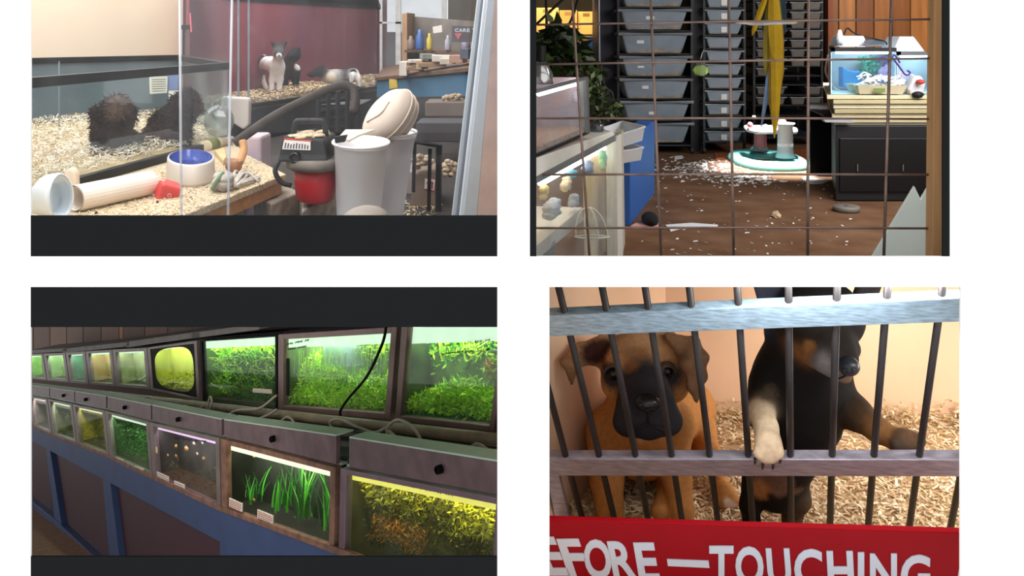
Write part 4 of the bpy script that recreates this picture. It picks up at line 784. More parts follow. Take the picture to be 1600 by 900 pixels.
# things inside it
def cloth(cx, cy, rx, ry, col, nm, lb, off=.02, cat='toy', n=7):
    o = tp(cx, cy, off); mb = MB()
    for _ in range(n): mb.ell(o+F2*random.uniform(-1, 1)*px(rx, o.y)*.6+Z3*random.uniform(-1, 1)*px(ry, o.y)*.6, (px(rx, o.y)*.42, px(rx, o.y)*.25, px(ry, o.y)*.42), 10, 7, jit=.2)
    mb.build(nm, M(nm+str(cx), col, .8, var=.25, scale=40), label=lb, cat=cat, smooth=True)
cloth(942, 252, 14, 20, (150, 208, 150), 'green_fabric', 'pale green fabric inside the lower left terrarium', cat='fabric'); cloth(918, 262, 20, 13, (150, 172, 206), 'blue_fabric', 'pale blue fabric inside the lower left terrarium', cat='fabric'); cloth(892, 270, 20, 9, (96, 176, 200), 'teal_fabric', 'teal fabric inside the lower left terrarium', cat='fabric')
cloth(850, 300, 15, 12, (232, 200, 120), 'yellow_toy', 'yellow toy at the left inside the terrarium', n=12); cloth(884, 288, 18, 11, (232, 214, 180), 'cream_toy', 'cream toy in the middle of the terrarium', n=12); cloth(862, 328, 26, 16, (208, 212, 220), 'grey_netting', 'crumpled grey netting inside the terrarium', cat='netting', n=24); cloth(896, 312, 16, 12, (196, 204, 216), 'blue_netting', 'crumpled bluish netting in the middle of the terrarium', cat='netting', n=14); cloth(858, 388, 18, 16, (132, 136, 142), 'dark_netting', 'dark netting at the bottom left of the terrarium', cat='netting', n=20)
cv = thing('mesh_food_cover', tp(925, 372, .0), 'white mesh dome food cover hanging on the terrarium glass', 'food cover')
o = tp(925, 370, -.035); mb = MB(); pf = [(px(27*math.cos(t_*math.pi/2*.96/8), o.y), px(46*math.sin(t_*math.pi/2/8), o.y)) for t_ in range(9)]
mb.lathe(o, Vector((-.12, 0, 1)), pf, 20, 1, .35, cap=False); mb.build('mesh_dome', MG('white_mesh_cloth', (240, 240, 236), .02, .42, (236, 236, 232), 30), cv, smooth=True)
mb = MB()
for k_ in range(1): mb.tube([o+Vector((px(27, o.y)*math.cos(a_), px(27, o.y)*.35*math.sin(a_), px(-27, o.y)*.12*math.cos(a_)*0)) for a_ in [2*math.pi*i/24 for i in range(24)]], .0018, 6, closed=True)
mb.build('rim_wire', wfr, cv)
for k_ in range(4):
    a_ = math.pi*(k_+.5)/4; mb = MB(); mb.tube([o+Vector((0, 0, 1))*hh+Vector((math.cos(a_)*r_, -.35*math.sin(a_)*r_, 0))+Vector((-.12, 0, 0))*hh for r_, hh in pf], .0012, 5); mb.build('rib', wfr, cv)
# upper terrarium
t = thing('terrarium', tp(880, 225), 'upper glass terrarium with pinkish lit gravel at the left', 'terrarium')
tq('top_frame', [(832, 142), (919, 119), (919, 124), (832, 148)], gfr, 0, .006, t); tq('end_frame', [(916, 121), (920, 120), (922, 207), (918, 209)], gfr, -.002, .02, t); tq('bottom_frame', [(832, 243), (921, 205), (921, 209), (832, 249)], blk, 0, .006, t)
tq('glass_pane', [(832, 144), (918, 121), (920, 207), (832, 244)], MATS['terrarium_glass'], .003, .002, t)
mb = MB(); mb.bb((XW, 1.66, CZ-.245), (XW+.004, 2.2, CZ-.09)); mb.build('back_panel', M('pink_lit_liner', (212, 176, 176), .8, rgb2=(176, 186, 206), scale=14, detail=8), t)
mb = MB(); e0, e1 = tp(920, 121), tp(921, 207); mb.prism([e0, e1, Vector((XW, e1.y+.02, e1.z)), Vector((XW, e0.y+.02, e0.z))], (0, .004, 0)); mb.build('end_panel', M('lilac_end', (176, 176, 200), .7, rgb2=(206, 170, 170), scale=18, detail=8), t)
deep('gravel', [(832, 233), (920, 196), (921, 208), (832, 248)], M('pink_gravel', (196, 160, 140), .9, var=.5, scale=150, bump=.6), t, .006)
mb = MB(); mb.tube([tp(842, 146, .015), tp(912, 127, .03)], .006, 8); mb.build('light_tube', lampm, t)
mb = MB(); c = tp(901, 150, -.003)
for k_ in range(9):
    a_ = 2*math.pi*k_/9; mb.ell(c+F2*px(6, 2)*math.cos(a_)+Z3*px(6, 2)*math.sin(a_), (px(3.4, 2), .002, px(3.4, 2)), 8, 6)
mb.build('flower_sticker', M('lilac_white', (214, 206, 222), .6), label='round pale flower shaped sticker on the upper terrarium glass', cat='sticker')
# white hood between the two terrariums
deep('light_hood', [(832, 249), (958, 205), (962, 211), (832, 280)], M('white_hood', (240, 236, 226), .5), None, -.002, label='long white light hood on the lower left terrarium', cat='hood', bevel=.003)
mb = MB(); c = P(933, 212, 2.28); mb.lathe(c, (0, 0, 1), [(.016, 0), (.018, .03), (.015, .032), (.014, .01)], 16); mb.build('glass_jar', MG('jar_glass', (190, 196, 200), .1, .2), label='small clear jar standing on the white hood', cat='jar', smooth=True)
# dome lamp on top
dl_ = thing('dome_lamp', tp(846, 128, .015), 'chrome dome lamp standing on the upper terrarium', 'lamp'); o = tp(846, 131, .015)
mb = MB(); mb.lathe(o, (0, 0, 1), [(.024, 0), (.022, .02), (.014, .038), (.008, .045)], 20); mb.build('shade', M('chrome', (200, 200, 200), .2, .9), dl_, smooth=True)
mb = MB(); mb.lathe(o+Vector((0, 0, .045)), (0, 0, 1), [(.009, 0), (.009, .03), (.004, .032)], 12); mb.build('socket', blk, dl_)
# blue counter and white tubs on it
c0, c1 = PF(985, 353, FZ2), PF(1023, 302, FZ2); zt = P(1000, 232, c0.y).z
mb = MB(); mb.prism([c0, c1, Vector((c1.x, c1.y, CZ-.33)), Vector((c0.x, c0.y, CZ-.33))], Vector((-.06, .02, 0))); mb.build('counter', M('blue_counter', (44, 96, 172), .5, var=.06), label='bright blue counter side behind the left terrarium', cat='counter', bevel=.003)
for (x, y, w1, w2, hh, D, lb, rx) in ((993, 226, 44, 34, 22, 2.62, 'upper of the two empty white tubs on the blue counter', .25), (990, 254, 38, 32, 20, 2.6, 'lower of the two empty white tubs on the blue counter', .12)):
    k2 = D/FPX; tt = thing('white_tub', P(x, y, D), lb, 'tub', 'empty white tubs'); mb = MB(); o = wloc(tt); wt, wb, h_ = w1*k2, w2*k2, hh*k2; dp = .16; th = .003
    def ringp(wi, z, ins): return [o+Vector((sx*(wi/2-ins), dp/2*(1+sy*(wi/wt)) -ins*sy, z)) for sx, sy in ((-1, -1), (1, -1), (1, 1), (-1, 1))]
    r0, r1, r2, r3 = ringp(wb, 0, 0), ringp(wt, h_, 0), ringp(wt, h_, th), ringp(wb, th, th)
    mb.add(r0+r1+r2+r3, [(3, 2, 1, 0)]+[(i, (i+1) % 4, 4+(i+1) % 4, 4+i) for i in range(4)]+[(4+i, 4+(i+1) % 4, 8+(i+1) % 4, 8+i) for i in range(4)]+[(8+i, 8+(i+1) % 4, 12+(i+1) % 4, 12+i) for i in range(4)]+[(12, 13, 14, 15)])
    ob = mb.build('body', M('white_plastic', (222, 224, 228), .4, var=.04), tt, bevel=.002); tt.rotation_euler = (0, -rx, .3)
    mb = MB(); mb.tube([q_+Vector((0, 0, .001)) for q_ in r1], .0035, 6, closed=True); mb.build('rim', MATS['white_plastic'], tt)
# foliage and branches
leaf2 = MC('dark_foliage', .5, .2, 20, .0, .3)
def bush(nm, blobs, n, size, cols, lb):
    mb = MB()
    for _ in range(n):
        x, y, D, r = random.choice(blobs); a_ = random.uniform(0, 6.28); rr = r*math.sqrt(random.random()); c = P(x+rr*math.cos(a_), y+rr*math.sin(a_), D+random.uniform(-.1, .1))
        d = Vector((random.gauss(0, 1), random.gauss(0, 1), random.gauss(-.3, .7))).normalized(); sd = d.cross(Vector((random.gauss(0, 1), random.gauss(0, 1), random.gauss(0, 1)))).normalized(); L = size*random.uniform(.6, 1.3)
        mb.add([c, c+d*L*.45+sd*L*.26, c+d*L, c+d*L*.45-sd*L*.26], [(0, 1, 2), (0, 2, 3)], random.choice(cols))
    mb.build(nm, leaf2, label=lb, cat='plant', kind='stuff')
bush('leafy_plant', [(850, 80, 2.7, 26), (870, 60, 2.8, 22), (890, 85, 2.8, 20), (852, 100, 2.6, 14)], 700, .05, ((28, 44, 20), (40, 60, 26), (18, 28, 14), (54, 74, 34)), 'dark broad leaved plant above the upper terrarium')
bush('leafy_plant', [(905, 100, 2.9, 20), (925, 110, 2.9, 16), (880, 96, 2.8, 14), (935, 150, 2.9, 12), (945, 175, 2.9, 12), (928, 135, 2.9, 12), (955, 170, 3.0, 10)], 900, .028, ((60, 80, 36), (90, 104, 60), (30, 40, 20), (110, 120, 80), (24, 30, 16)), 'small leaved vine trailing beside the upper terrarium')
branchm = M('black_branch', (24, 20, 20), .8)
br_ = thing('branch', P(880, 50, 3.0), 'dark branches crossing above the plants at the upper left', 'branch')
for pts in ([(838, 38), (870, 8), (890, -10)], [(906, -10), (893, 30), (878, 55), (850, 90)], [(853, -10), (854, 30), (855, 60)], [(865, 42), (885, 43), (895, 48), (880, 56), (866, 43)], [(882, 38), (905, 60), (925, 78)]):
    mb = MB(); mb.tube(curve([P(x, y, 3.0) for x, y in pts]), px(2.4, 3.0), 6); mb.build('twig', branchm, br_)
# cable trailing down by the cabinet
mb = MB(); mb.tube(curve([P(938, 100, 3.3), P(945, 135, 3.3), P(956, 145, 3.3), P(960, 170, 3.3), P(962, 190, 3.3)]), .005, 7); mb.build('black_hose', blk, label='black hose hanging beside the navy cabinet', cat='hose', smooth=True)
# lit cardboard boxes at the back
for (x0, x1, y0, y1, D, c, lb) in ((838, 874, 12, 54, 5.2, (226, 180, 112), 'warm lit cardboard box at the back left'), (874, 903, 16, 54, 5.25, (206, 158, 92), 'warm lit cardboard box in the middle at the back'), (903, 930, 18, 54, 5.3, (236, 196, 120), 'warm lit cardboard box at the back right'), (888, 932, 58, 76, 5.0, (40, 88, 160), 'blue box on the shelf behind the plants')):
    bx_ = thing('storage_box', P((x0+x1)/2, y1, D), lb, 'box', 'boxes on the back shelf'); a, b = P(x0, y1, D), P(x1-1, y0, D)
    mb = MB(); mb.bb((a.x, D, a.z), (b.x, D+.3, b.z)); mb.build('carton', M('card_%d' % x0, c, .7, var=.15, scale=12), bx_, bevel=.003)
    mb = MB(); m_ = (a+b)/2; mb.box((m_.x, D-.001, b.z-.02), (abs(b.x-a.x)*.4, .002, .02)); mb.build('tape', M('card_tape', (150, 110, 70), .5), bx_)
mb = MB(); a, b = P(830, 55, 5.15), P(933, 55, 5.15); mb.bb((a.x, 5.0, a.z-.02), (b.x, 5.6, a.z-.004)); mb.build('back_shelf', M('grey_shelf', (130, 128, 120), .6), label='grey shelf carrying the warm lit boxes', cat='shelf')
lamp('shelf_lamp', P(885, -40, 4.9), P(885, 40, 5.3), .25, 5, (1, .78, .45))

# ---- right side: boards, lit tanks, black cabinet
zf = CZ+FZ2
SK = .33
def sbox(mb, xa, xb, D0, dp, z0, z1):                              # box whose side walls run back and to the right, as the cabinet stands
    mb.prism([Vector((xa, D0, z0)), Vector((xb, D0, z0)), Vector((xb+dp*SK, D0+dp, z0)), Vector((xa+dp*SK, D0+dp, z0))], (0, 0, z1-z0))
cD = 3.17; cab_t = P(0, 196, cD).z
cb = thing('black_cabinet', P(1390, 316, cD), 'black cabinet carrying the stack of boards', 'cabinet')
a, b = P(1306, 0, cD), P(1500, 0, cD)
mb = MB(); sbox(mb, a.x, b.x, cD, .9, zf+.002, cab_t); mb.build('body', blk, cb, bevel=.004)
for (x0, x1) in ((1312, 1383), (1387, 1458)):
    p0, p1 = P(x0, 300, cD-.006), P(x1, 216, cD-.006); mb = MB(); mb.bb((p0.x, cD-.008, p0.z), (p1.x, cD, p1.z)); dr = mb.build('door', M('gloss_black', (14, 14, 16), .3), cb, bevel=.002)
    q_ = P(1411 if x0 > 1380 else 1340, 262, cD-.012); mb = MB(); mb.tube([q_+Vector((0, 0, .012)), q_-Vector((0, 0, .012))], .0025, 6); mb.build('handle', M('chrome', (200, 200, 200), .2, .9), dr)
mb = MB(); p0, p1 = P(1265, 272, 3.78), P(1307, 172, 3.78); sbox(mb, p0.x, p1.x, 3.78, .4, zf, p1.z); mb.build('black_box', M('gloss_black', (14, 14, 16), .3), label='plain black box left of the cabinet', cat='box', bevel=.004)
mb = MB(); mb.prism([P(1265, 172, 3.7), P(1300, 174, 3.7), P(1306, 186, 3.4), P(1288, 183, 3.3)], (0, 0, .006)); mb.build('flap', M('dark_grey_card', (60, 62, 66), .7), label='dark grey flap lying on the black box', cat='card')
# boards
cream = [M('cream_board_%d' % i, c, .6, var=.06) for i, c in enumerate(((206, 196, 164), (184, 172, 134), (220, 212, 186), (168, 156, 118)))]
ys = [149, 156, 163, 170.5, 178, 186, 192, 196]
for i in range(7):
    x0 = [1292, 1300, 1302, 1302, 1300, 1302, 1304][i]; z1, z0 = P(0, ys[i], cD+.02).z, P(0, ys[i+1], cD+.02).z; a, b = P(x0, 0, cD+.02), P(1490, 0, cD+.02); g = (z1-z0)*.14
    mb = MB(); sbox(mb, a.x, b.x, cD+.02-(i % 2)*.012, .8, z0+g, z1); mb.build('board', cream[i % 4], label='%s cream board in the stack on the black cabinet' % ['topmost', 'second', 'third', 'fourth', 'fifth', 'sixth', 'lowest'][i], cat='board', group='stack of cream boards', bevel=.002)
mb = MB(); mb.prism([P(1286, 186, cD-.03), P(1330, 187, cD-.03), P(1334, 192, cD-.03), P(1290, 191, cD-.03)], (0, .03, 0)); mb.build('tape_scrap', M('silver_scrap', (160, 160, 164), .5), label='grey scrap hanging off the board stack', cat='scrap')
# lit tanks
zb = P(0, 149, cD+.02).z+.001
def lit_tank(x0, x1, ytop, D, dp, lb, topm):
    a, b = P(x0, 0, D), P(x1, 0, D); zt_ = P(0, ytop, D).z; t = thing('glass_tank', (a.x/2+b.x/2, D, zb), lb, 'tank', 'lit glass tanks on the boards')
    g = MG('thin_glass', (240, 250, 252), .05); wl = M('white_liner_lit', (196, 222, 236), .8, var=.05)
    mb = MB(); mb.bb((a.x, D, zb), (b.x, D+.003, zt_)); mb.build('front_glass', g, t)
    mb = MB(); mb.bb((a.x+dp*SK, D+dp, zb), (b.x+dp*SK, D+dp+.004, zt_)); mb.build('back_panel', wl, t)
    for X in (a.x, b.x): mb = MB(); sbox(mb, X-.002, X+.002, D, dp, zb, zt_); mb.build('side_panel', wl, t)
    mb = MB(); sbox(mb, a.x-.003, b.x+.003, D-.004, .02, zt_-.006, zt_+.008); sbox(mb, a.x-.003, a.x+.012, D-.004, dp+.006, zt_-.006, zt_+.008); mb.build('top_rim', topm, t)
    mb = MB(); sbox(mb, a.x, b.x, D, dp, zb, zb+.004); mb.build('base', wl, t)
    mb = MB(); mb.tube([Vector((a.x+.02+dp*.08, D+dp*.25, zt_-.01)), Vector((b.x-.02+dp*.08, D+dp*.25, zt_-.01))], .006, 8); mb.build('light_tube', glow('cool_tube', (215, 240, 255), 16), t)
    return a, b, zt_
lit_tank(1299, 1399, 78, cD+.06, .3, 'brightly lit glass tank with a black rim on the boards', blk); lit_tank(1402, 1475, 84, cD+.1, .3, 'brightly lit glass tank at the right behind the post', M('grey_rim', (90, 92, 96), .5))
# contents of the lit tanks
tD = cD+.2
mb = MB(); mb.prism([P(1317, 104, tD), P(1330, 110, tD), P(1346, 111, tD), P(1346, 140, tD), P(1317, 136, tD)], (0, .05, 0)); mb.build('blue_ledge', M('blue_plastic', (30, 130, 190), .4), label='bright blue plastic ledge inside the lit tank', cat='ledge', bevel=.006)
mb = MB(); leafcols = ((60, 200, 170), (40, 170, 150), (110, 220, 190))
for _ in range(160):
    c = P(random.uniform(1344, 1372), random.uniform(91, 114), tD+.1+random.uniform(-.03, .03)); d = Vector((random.gauss(0, 1), random.gauss(0, .4), random.gauss(0, 1))).normalized(); sd = d.cross(Vector((0, 1, 0))); L = .018
    mb.add([c, c+d*L*.5+sd*L*.3, c+d*L, c+d*L*.5-sd*L*.3], [(0, 1, 2, 3)], random.choice(leafcols))
mb.build('plastic_plant', leafm, label='turquoise plastic plant inside the lit tank', cat='plant')
mb = MB()
for pts in ([(1372, 98), (1376, 90), (1384, 92), (1380, 104)], [(1392, 88), (1402, 100), (1415, 117), (1422, 114), (1418, 110)], [(1394, 90), (1398, 86), (1406, 98)]): mb.tube(curve([P(x, y, cD+.03) for x, y in pts]), px(2.6, cD), 6, flat=.5)
mb.build('purple_strap', M('purple_webbing', (96, 70, 150), .6), label='purple strap draped over the lit tank', cat='strap')
mb = MB(); c = P(1393, 118, tD)
for _ in range(10): mb.ell(P(random.uniform(1378, 1410), random.uniform(106, 128), tD+random.uniform(-.02, .03)), (px(12, tD), .02, px(9, tD)), 10, 7, jit=.1)
mb.build('lilac_cloth', M('lilac_cloth', (206, 184, 226), .8, var=.2, scale=30, bump=.5), label='crumpled lilac cloth in the lit tank', cat='cloth', smooth=True)
tr = thing('litter_tray', P(1376, 147, cD+.03), 'cream litter tray with white strips in front of the lit tank', 'tray'); o = wloc(tr); k2 = cD/FPX
mb = MB(); B = [o+Vector((x*k2, y, 0)) for x, y in ((-33, 0), (35, 0), (35, .1), (-33, .1))]; T = [o+Vector((x*k2, y, 14*k2)) for x, y in ((-38, -.012), (40, -.012), (40, .11), (-38, .11))]
mb.add(B+T, [(3, 2, 1, 0)]+[(i, (i+1) % 4, 4+(i+1) % 4, 4+i) for i in range(4)]); mb.build('pan', M('cream_pan', (206, 196, 166), .5), tr)
mb = MB()
for _ in range(36):
    x, y = random.uniform(1338, 1408), random.uniform(118, 134); p_ = P(x, y, cD+.05); mb.tube(curve([p_, p_+Vector((random.uniform(-.03, .03), 0, random.uniform(.0, .02))), p_+Vector((random.uniform(-.05, .05), .0, random.uniform(-.01, .01)))]), .0025, 5)
mb.build('paper_strips', M('white_strips', (238, 238, 240), .8), tr)
mb = MB(); p_ = P(1356, 141, cD+.012); mb.box((P(1376, 141, cD).x, cD+.012, p_.z), (px(18, cD), .002, px(6, cD))); mb.build('label', M('green_label', (110, 130, 70), .7), tr)
mb = MB(); mb.prism([P(1420, 140, cD+.03), P(1428, 120, cD+.03), P(1440, 118, cD+.03), P(1448, 132, cD+.03), P(1442, 150, cD+.03), P(1424, 149, cD+.03)], (0, .05, 0)); mb.build('white_bag', M('white_bag', (226, 222, 226), .6, var=.1), label='small white bag at the right of the litter tray', cat='bag', bevel=.008)
for (x, y, rx, ry, c, nm, lb) in ((1438, 128, 6, 4, (190, 70, 60), 'red_toy', 'small red toy on the white bag'), (1434, 148, 9, 5, (20, 20, 22), 'black_shoe', 'small black object below the white bag'), (1460, 130, 8, 6, (60, 110, 110), 'teal_toy', 'teal toy in the right lit tank')):
    mb = MB(); mb.ell(P(x, y, cD+.01), (px(rx, cD), .02, px(ry, cD)), 12, 8, jit=.1); mb.build(nm, M(nm, c, .6), label=lb, cat='toy', smooth=True)
# white trays on top of the tanks
for (xa, xb, xc, xd, yt, yb, D, lb) in ((1317, 1350, 1357, 1316, 56, 73, cD+.12, 'white plastic tray upside down on the left lit tank'), (1406, 1428, 1446, 1396, 57, 81, cD+.14, 'white plastic tray upside down on the right lit tank')):
    mb = MB(); f = [P(xa, yt, D), P(xb, yt, D), P(xc, yb, D), P(xd, yb, D)]; bk_ = [p_+Vector((0, .14, 0)) for p_ in f]; bk_[0] += Vector((0, -.03, 0)); bk_[1] += Vector((0, -.03, 0))
    mb.add(f+bk_, [(0, 3, 2, 1), (4, 5, 6, 7), (0, 1, 5, 4), (1, 2, 6, 5), (2, 3, 7, 6), (3, 0, 4, 7)]); mb.build('white_tray', M('white_plastic', (222, 224, 228), .4), label=lb, cat='tray', bevel=.004)
mb = MB(); p_ = P(1312, 68, cD+.1); mb.lathe(p_, (0, 0, 1), [(.012, 0), (.014, .02), (.009, .04), (.006, .05)], 12); mb.build('spray_bottle', M('white_plastic', (222, 224, 228), .4), label='small white bottle at the left end of the tank top', cat='bottle', smooth=True)
mb = MB(); mb.tube(curve([P(1318, 54, cD+.15), P(1324, 44, cD+.15), P(1332, 50, cD+.15), P(1345, 56, cD+.15), P(1380, 64, cD+.15), P(1386, 70, cD+.15)]), .003, 6); mb.build('cable', blk, label='black cable lying over the left white tray', cat='cable')
mb = MB(); mb.prism([P(1350, 66, cD+.1), P(1378, 62, cD+.2), P(1383, 72, cD+.1), P(1352, 73, cD+.06)], (0, 0, .006)); mb.build('lamp_reflector', M('grey_reflector', (120, 128, 140), .4, .3), label='grey reflector lying between the white trays', cat='reflector')
mb = MB(); mb.bb((P(1290, 0, 4.9).x, 4.86, zf), (P(1297, 0, 4.9).x, 4.9, CZ+.35)); mb.build('wooden_strip', M('reddish_wood', (140, 74, 40), .6, var=.2, stretch=(8, 8, 1)), label='reddish wooden strip at the edge of the panelling', cat='strip')
mb = MB(); mb.tube(curve([P(1294, 85, 3.6), P(1290, 110, 3.6), P(1296, 125, 3.5), P(1305, 138, 3.4), P(1318, 145, 3.3)]), .004, 6); mb.build('power_cable', M('white_cord', (220, 214, 204), .6), label='white cord hanging left of the lit tank', cat='cable')
# white cut panel at the lower right
mb = MB(); D = 1.84; mb.prism([P(x, y, D) for x, y in ((1352, 420), (1364, 400), (1429, 291), (1439, 312), (1460, 275), (1475, 250), (1475, 380), (1456, 389), (1440, 420))], (0, .008, 0)); mb.build('cut_panel', M('pale_mint_panel', (238, 252, 247), .6, var=.03), label='pale mint panel with a notched edge at the lower right', cat='panel', bevel=.0015)

# ---- on the floor
toy = thing('play_station', PF(1204, 262, FZ2), 'turquoise and white plastic toddler toy on the carpet', 'toy'); tD = 4.05; c = Vector((P(1204, 0, tD).x, tD+.06, zf))
mb = MB(); n = 28; vs = []
for (rx, ry, z) in ((.158, .26, 0), (.16, .265, .012), (.145, .24, .032), (.105, .16, .03), (.085, .12, .01), (.085, .12, 0)):
    for i in range(n):
        a_ = 2*math.pi*i/n; f = lambda v: math.copysign(abs(v)**.75, v); vs.append(c+Vector((rx*f(math.cos(a_)), ry*f(math.sin(a_)), z)))
mb.add(vs, [(r_*n+i, r_*n+(i+1) % n, (r_+1)*n+(i+1) % n, (r_+1)*n+i) for r_ in range(5) for i in range(n)]); aqua = M('turquoise_plastic', (120, 206, 206), .4, var=.04); mb.build('base_ring', aqua, toy, smooth=True)
def leg_(x, y, D, wpx, htop, mat, nm):
    p_ = P(x, y, D); w_ = px(wpx, D); H = P(x, htop, D).z-p_.z; mb = MB(); mb.lathe(p_, (0, 0, 1), [(w_*.62, 0), (w_*.5, H*.15), (w_*.46, H*.9), (w_*.6, H)], 16); mb.build(nm, mat, toy, smooth=True)
whp = M('white_toy_plastic', (238, 234, 236), .4, var=.03); pnk = M('pink_toy_plastic', (226, 120, 124), .4, var=.05)
leg_(1227, 246, 3.98, 25, 192, whp, 'column'); leg_(1188, 236, 4.25, 20, 203, pnk, 'column')
mb = MB(); mb.prism([P(x, 206, 4.1)+Vector((0, dy, 0)) for x, dy in ((1165, 0), (1172, -.1), (1236, -.1), (1246, 0), (1240, .12), (1172, .12))], (0, 0, .02)); mb.build('tray', whp, toy, bevel=.008)
for (x, y, r_, m_, nm) in ((1172, 195, 4.5, pnk, 'knob'), (1178, 183, 3, whp, 'knob'), (1196, 199, 5, whp, 'dial'), (1222, 193, 8, M('red_toy_plastic', (220, 80, 70), .4), 'seat_bump')):
    mb = MB(); mb.ell(P(x, y, 4.08), px(r_, 4.08), 12, 8); mb.build(nm, m_, toy, smooth=True)
mb = MB(); mb.prism([P(1175, 236, 4.2), P(1202, 236, 4.2), P(1199, 228, 4.25), P(1180, 228, 4.25)], (0, .05, 0)); mb.build('footrest', aqua, toy, bevel=.006)
p_ = PF(1322.5, 330, FZ2); d_ = thing('grey_disc', p_, 'round grey disc lying on the carpet', 'disc'); R_ = px(20.5, p_.y)
mb = MB(); mb.lathe(p_, (0, 0, 1), [(R_*.9, 0), (R_, .006), (R_, .014), (R_*.93, .019), (R_*.5, .018)], 28); mb.build('body', M('grey_disc_plastic', (120, 114, 108), .5, var=.05), d_, smooth=True)
mb = MB(); mb.lathe(p_+Vector((0, 0, .018)), (0, 0, 1), [(R_*.2, 0), (R_*.18, .002)], 16); mb.build('hub', M('darker_disc', (90, 86, 82), .5), d_)
sh = thing('slipper', PF(1015, 356, FZ2), 'black and pink slipper on the floor by the counter', 'slipper'); p_ = wloc(sh)
mb = MB(); mb.ell(p_+Vector((.004, .02, .022)), (.026, .05, .022), 14, 9); mb.build('upper', M('black_fuzz', (18, 18, 22), .9, bump=.5, scale=60), sh, smooth=True)
mb = MB(); mb.prism([p_+Vector(v) for v in ((-.06, -.01, 0), (.03, -.02, 0), (.036, .05, 0), (-.02, .07, 0))], (0, 0, .01)); mb.build('sole', M('pink_sole', (214, 160, 150), .7), sh, bevel=.003)
for pts, m_, lb in (([(1040, 353), (1080, 350), (1122, 353), (1118, 357), (1062, 358), (1048, 362)], sticker, 'torn strip of white paper on the carpet'), ([(1253, 279), (1262, 276), (1280, 281), (1297, 283), (1286, 287), (1268, 288), (1256, 284)], sticker, 'crumpled white paper in front of the cabinet'), ([(1054, 245), (1066, 244), (1067, 248), (1054, 249)], sticker, 'small white card on the carpet below the rack'), ([(1116, 240), (1142, 237), (1146, 244), (1120, 252)], M('orange_scrap', (150, 80, 40), .8), 'orange brown scrap left of the toy'), ([(1235, 235), (1262, 234), (1262, 252), (1240, 262)], M('orange_scrap', (150, 80, 40), .8), 'orange brown scrap right of the toy')):
    mb = MB(); mb.prism([PF(x, y, FZ2) for x, y in pts], (0, 0, .004)); mb.build('scrap', m_, label=lb, cat='scrap', group='scraps on the carpet')
mb = MB(); mb.ell(PF(1214, 340, FZ2)+Vector((0, 0, .008)), (.014, .02, .012), 8, 6, jit=.3); mb.build('crumpled_lump', M('beige_lump', (200, 176, 140), .8), label='small crumpled beige lump on the carpet', cat='scrap')
mb = MB()
def bits(n, fx, sz):
    for _ in range(n):
        x, y = fx(); c = PF(x, y, FZ2)+Vector((0, 0, .002)); a_ = random.uniform(0, 3.14); s_ = sz*random.uniform(.4, 1.4); u = Vector((math.cos(a_), math.sin(a_), .1))*s_; v = Vector((-math.sin(a_), math.cos(a_), .2))*s_*.5
        mb.add([c-u-v, c+u-v, c+u+v, c-u+v], [(0, 1, 2, 3)])
bits(420, lambda: (random.gauss(1085, 30), min(300, max(246, random.gauss(264, 8)))), .008); bits(260, lambda: (random.gauss(1165, 28), min(300, max(262, random.gauss(281, 6)))), .008); bits(170, lambda: (random.uniform(1000, 1330), random.uniform(256, 400)), .005)
mb.build('litter_flakes', M('white_flakes', (228, 228, 226), .8), label='white flakes scattered over the carpet', cat='litter', kind='stuff')
# ================================================================== wall of fish tanks (lower left opening)
R3 = Vector((-.757, 1, -.368)); N3 = Vector((1, .757, 0)).normalized(); L0 = P(777, 800, 1.75)
def lp(x, y, off=0.): return hit(L0+N3*off, R3, Z3, x, y)
def interp(tab, x):
    if x <= tab[0][0]: (a, b) = tab[0:2]
    elif x >= tab[-1][0]: (a, b) = tab[-2:]
    else:
        for a, b in zip(tab, tab[1:]):
            if a[0] <= x <= b[0]: break
    return a[1]+(b[1]-a[1])*(x-a[0])/(b[0]-a[0])
UT = ((48, 553), (100, 551), (175, 546), (230, 543), (313, 531), (440, 522), (620, 510), (777, 500)); UB = ((48, 592), (130, 600), (230, 608), (310, 627), (440, 641), (620, 655), (777, 672))
LT = ((52, 619), (78, 623), (115, 631), (165, 641), (235, 659), (345, 684), (525, 729), (777, 776)); LB = ((52, 668), (78, 680), (115, 693), (165, 713), (235, 746), (340, 796), (525, 863), (777, 960))
HT = ((48, 603), (115, 612), (165, 620), (237, 634), (345, 656), (540, 684), (777, 722))
ulean = lambda x: .12-.2*(x-130)/505
llean = lambda x: interp(((85, .14), (180, .1), (337, .02), (525, -.02), (777, -.05)), x)
UOFF = .24
wood3 = M('dark_wood_panel', (70, 46, 34), .7, var=.25, scale=6, stretch=(10, 10, 1.5))
steel3 = M('dull_tank_frame', (120, 108, 104), .5, .35, var=.25, scale=14)
mint = M('mint_lit_hood_top', (168, 186, 172), .5, .1, var=.1, scale=10)  # mint light falling on the hood tops is put into this colour
hoodm = M('worn_hood_metal', (100, 80, 84), .5, .3, var=.3, scale=16)
rustm = M('rusty_trim', (126, 92, 76), .7, .2, var=.4, scale=25)
blue3 = M('blue_stand_paint', (48, 70, 112), .6, var=.12, scale=7); maroon = M('maroon_panel', (62, 30, 44), .6, var=.1, scale=6)
black3 = M('black_plastic', (14, 14, 16), .7, spec=.1)
glass3 = MG('aquarium_glass', (240, 248, 240), .04, .10, (170, 190, 150), 9)
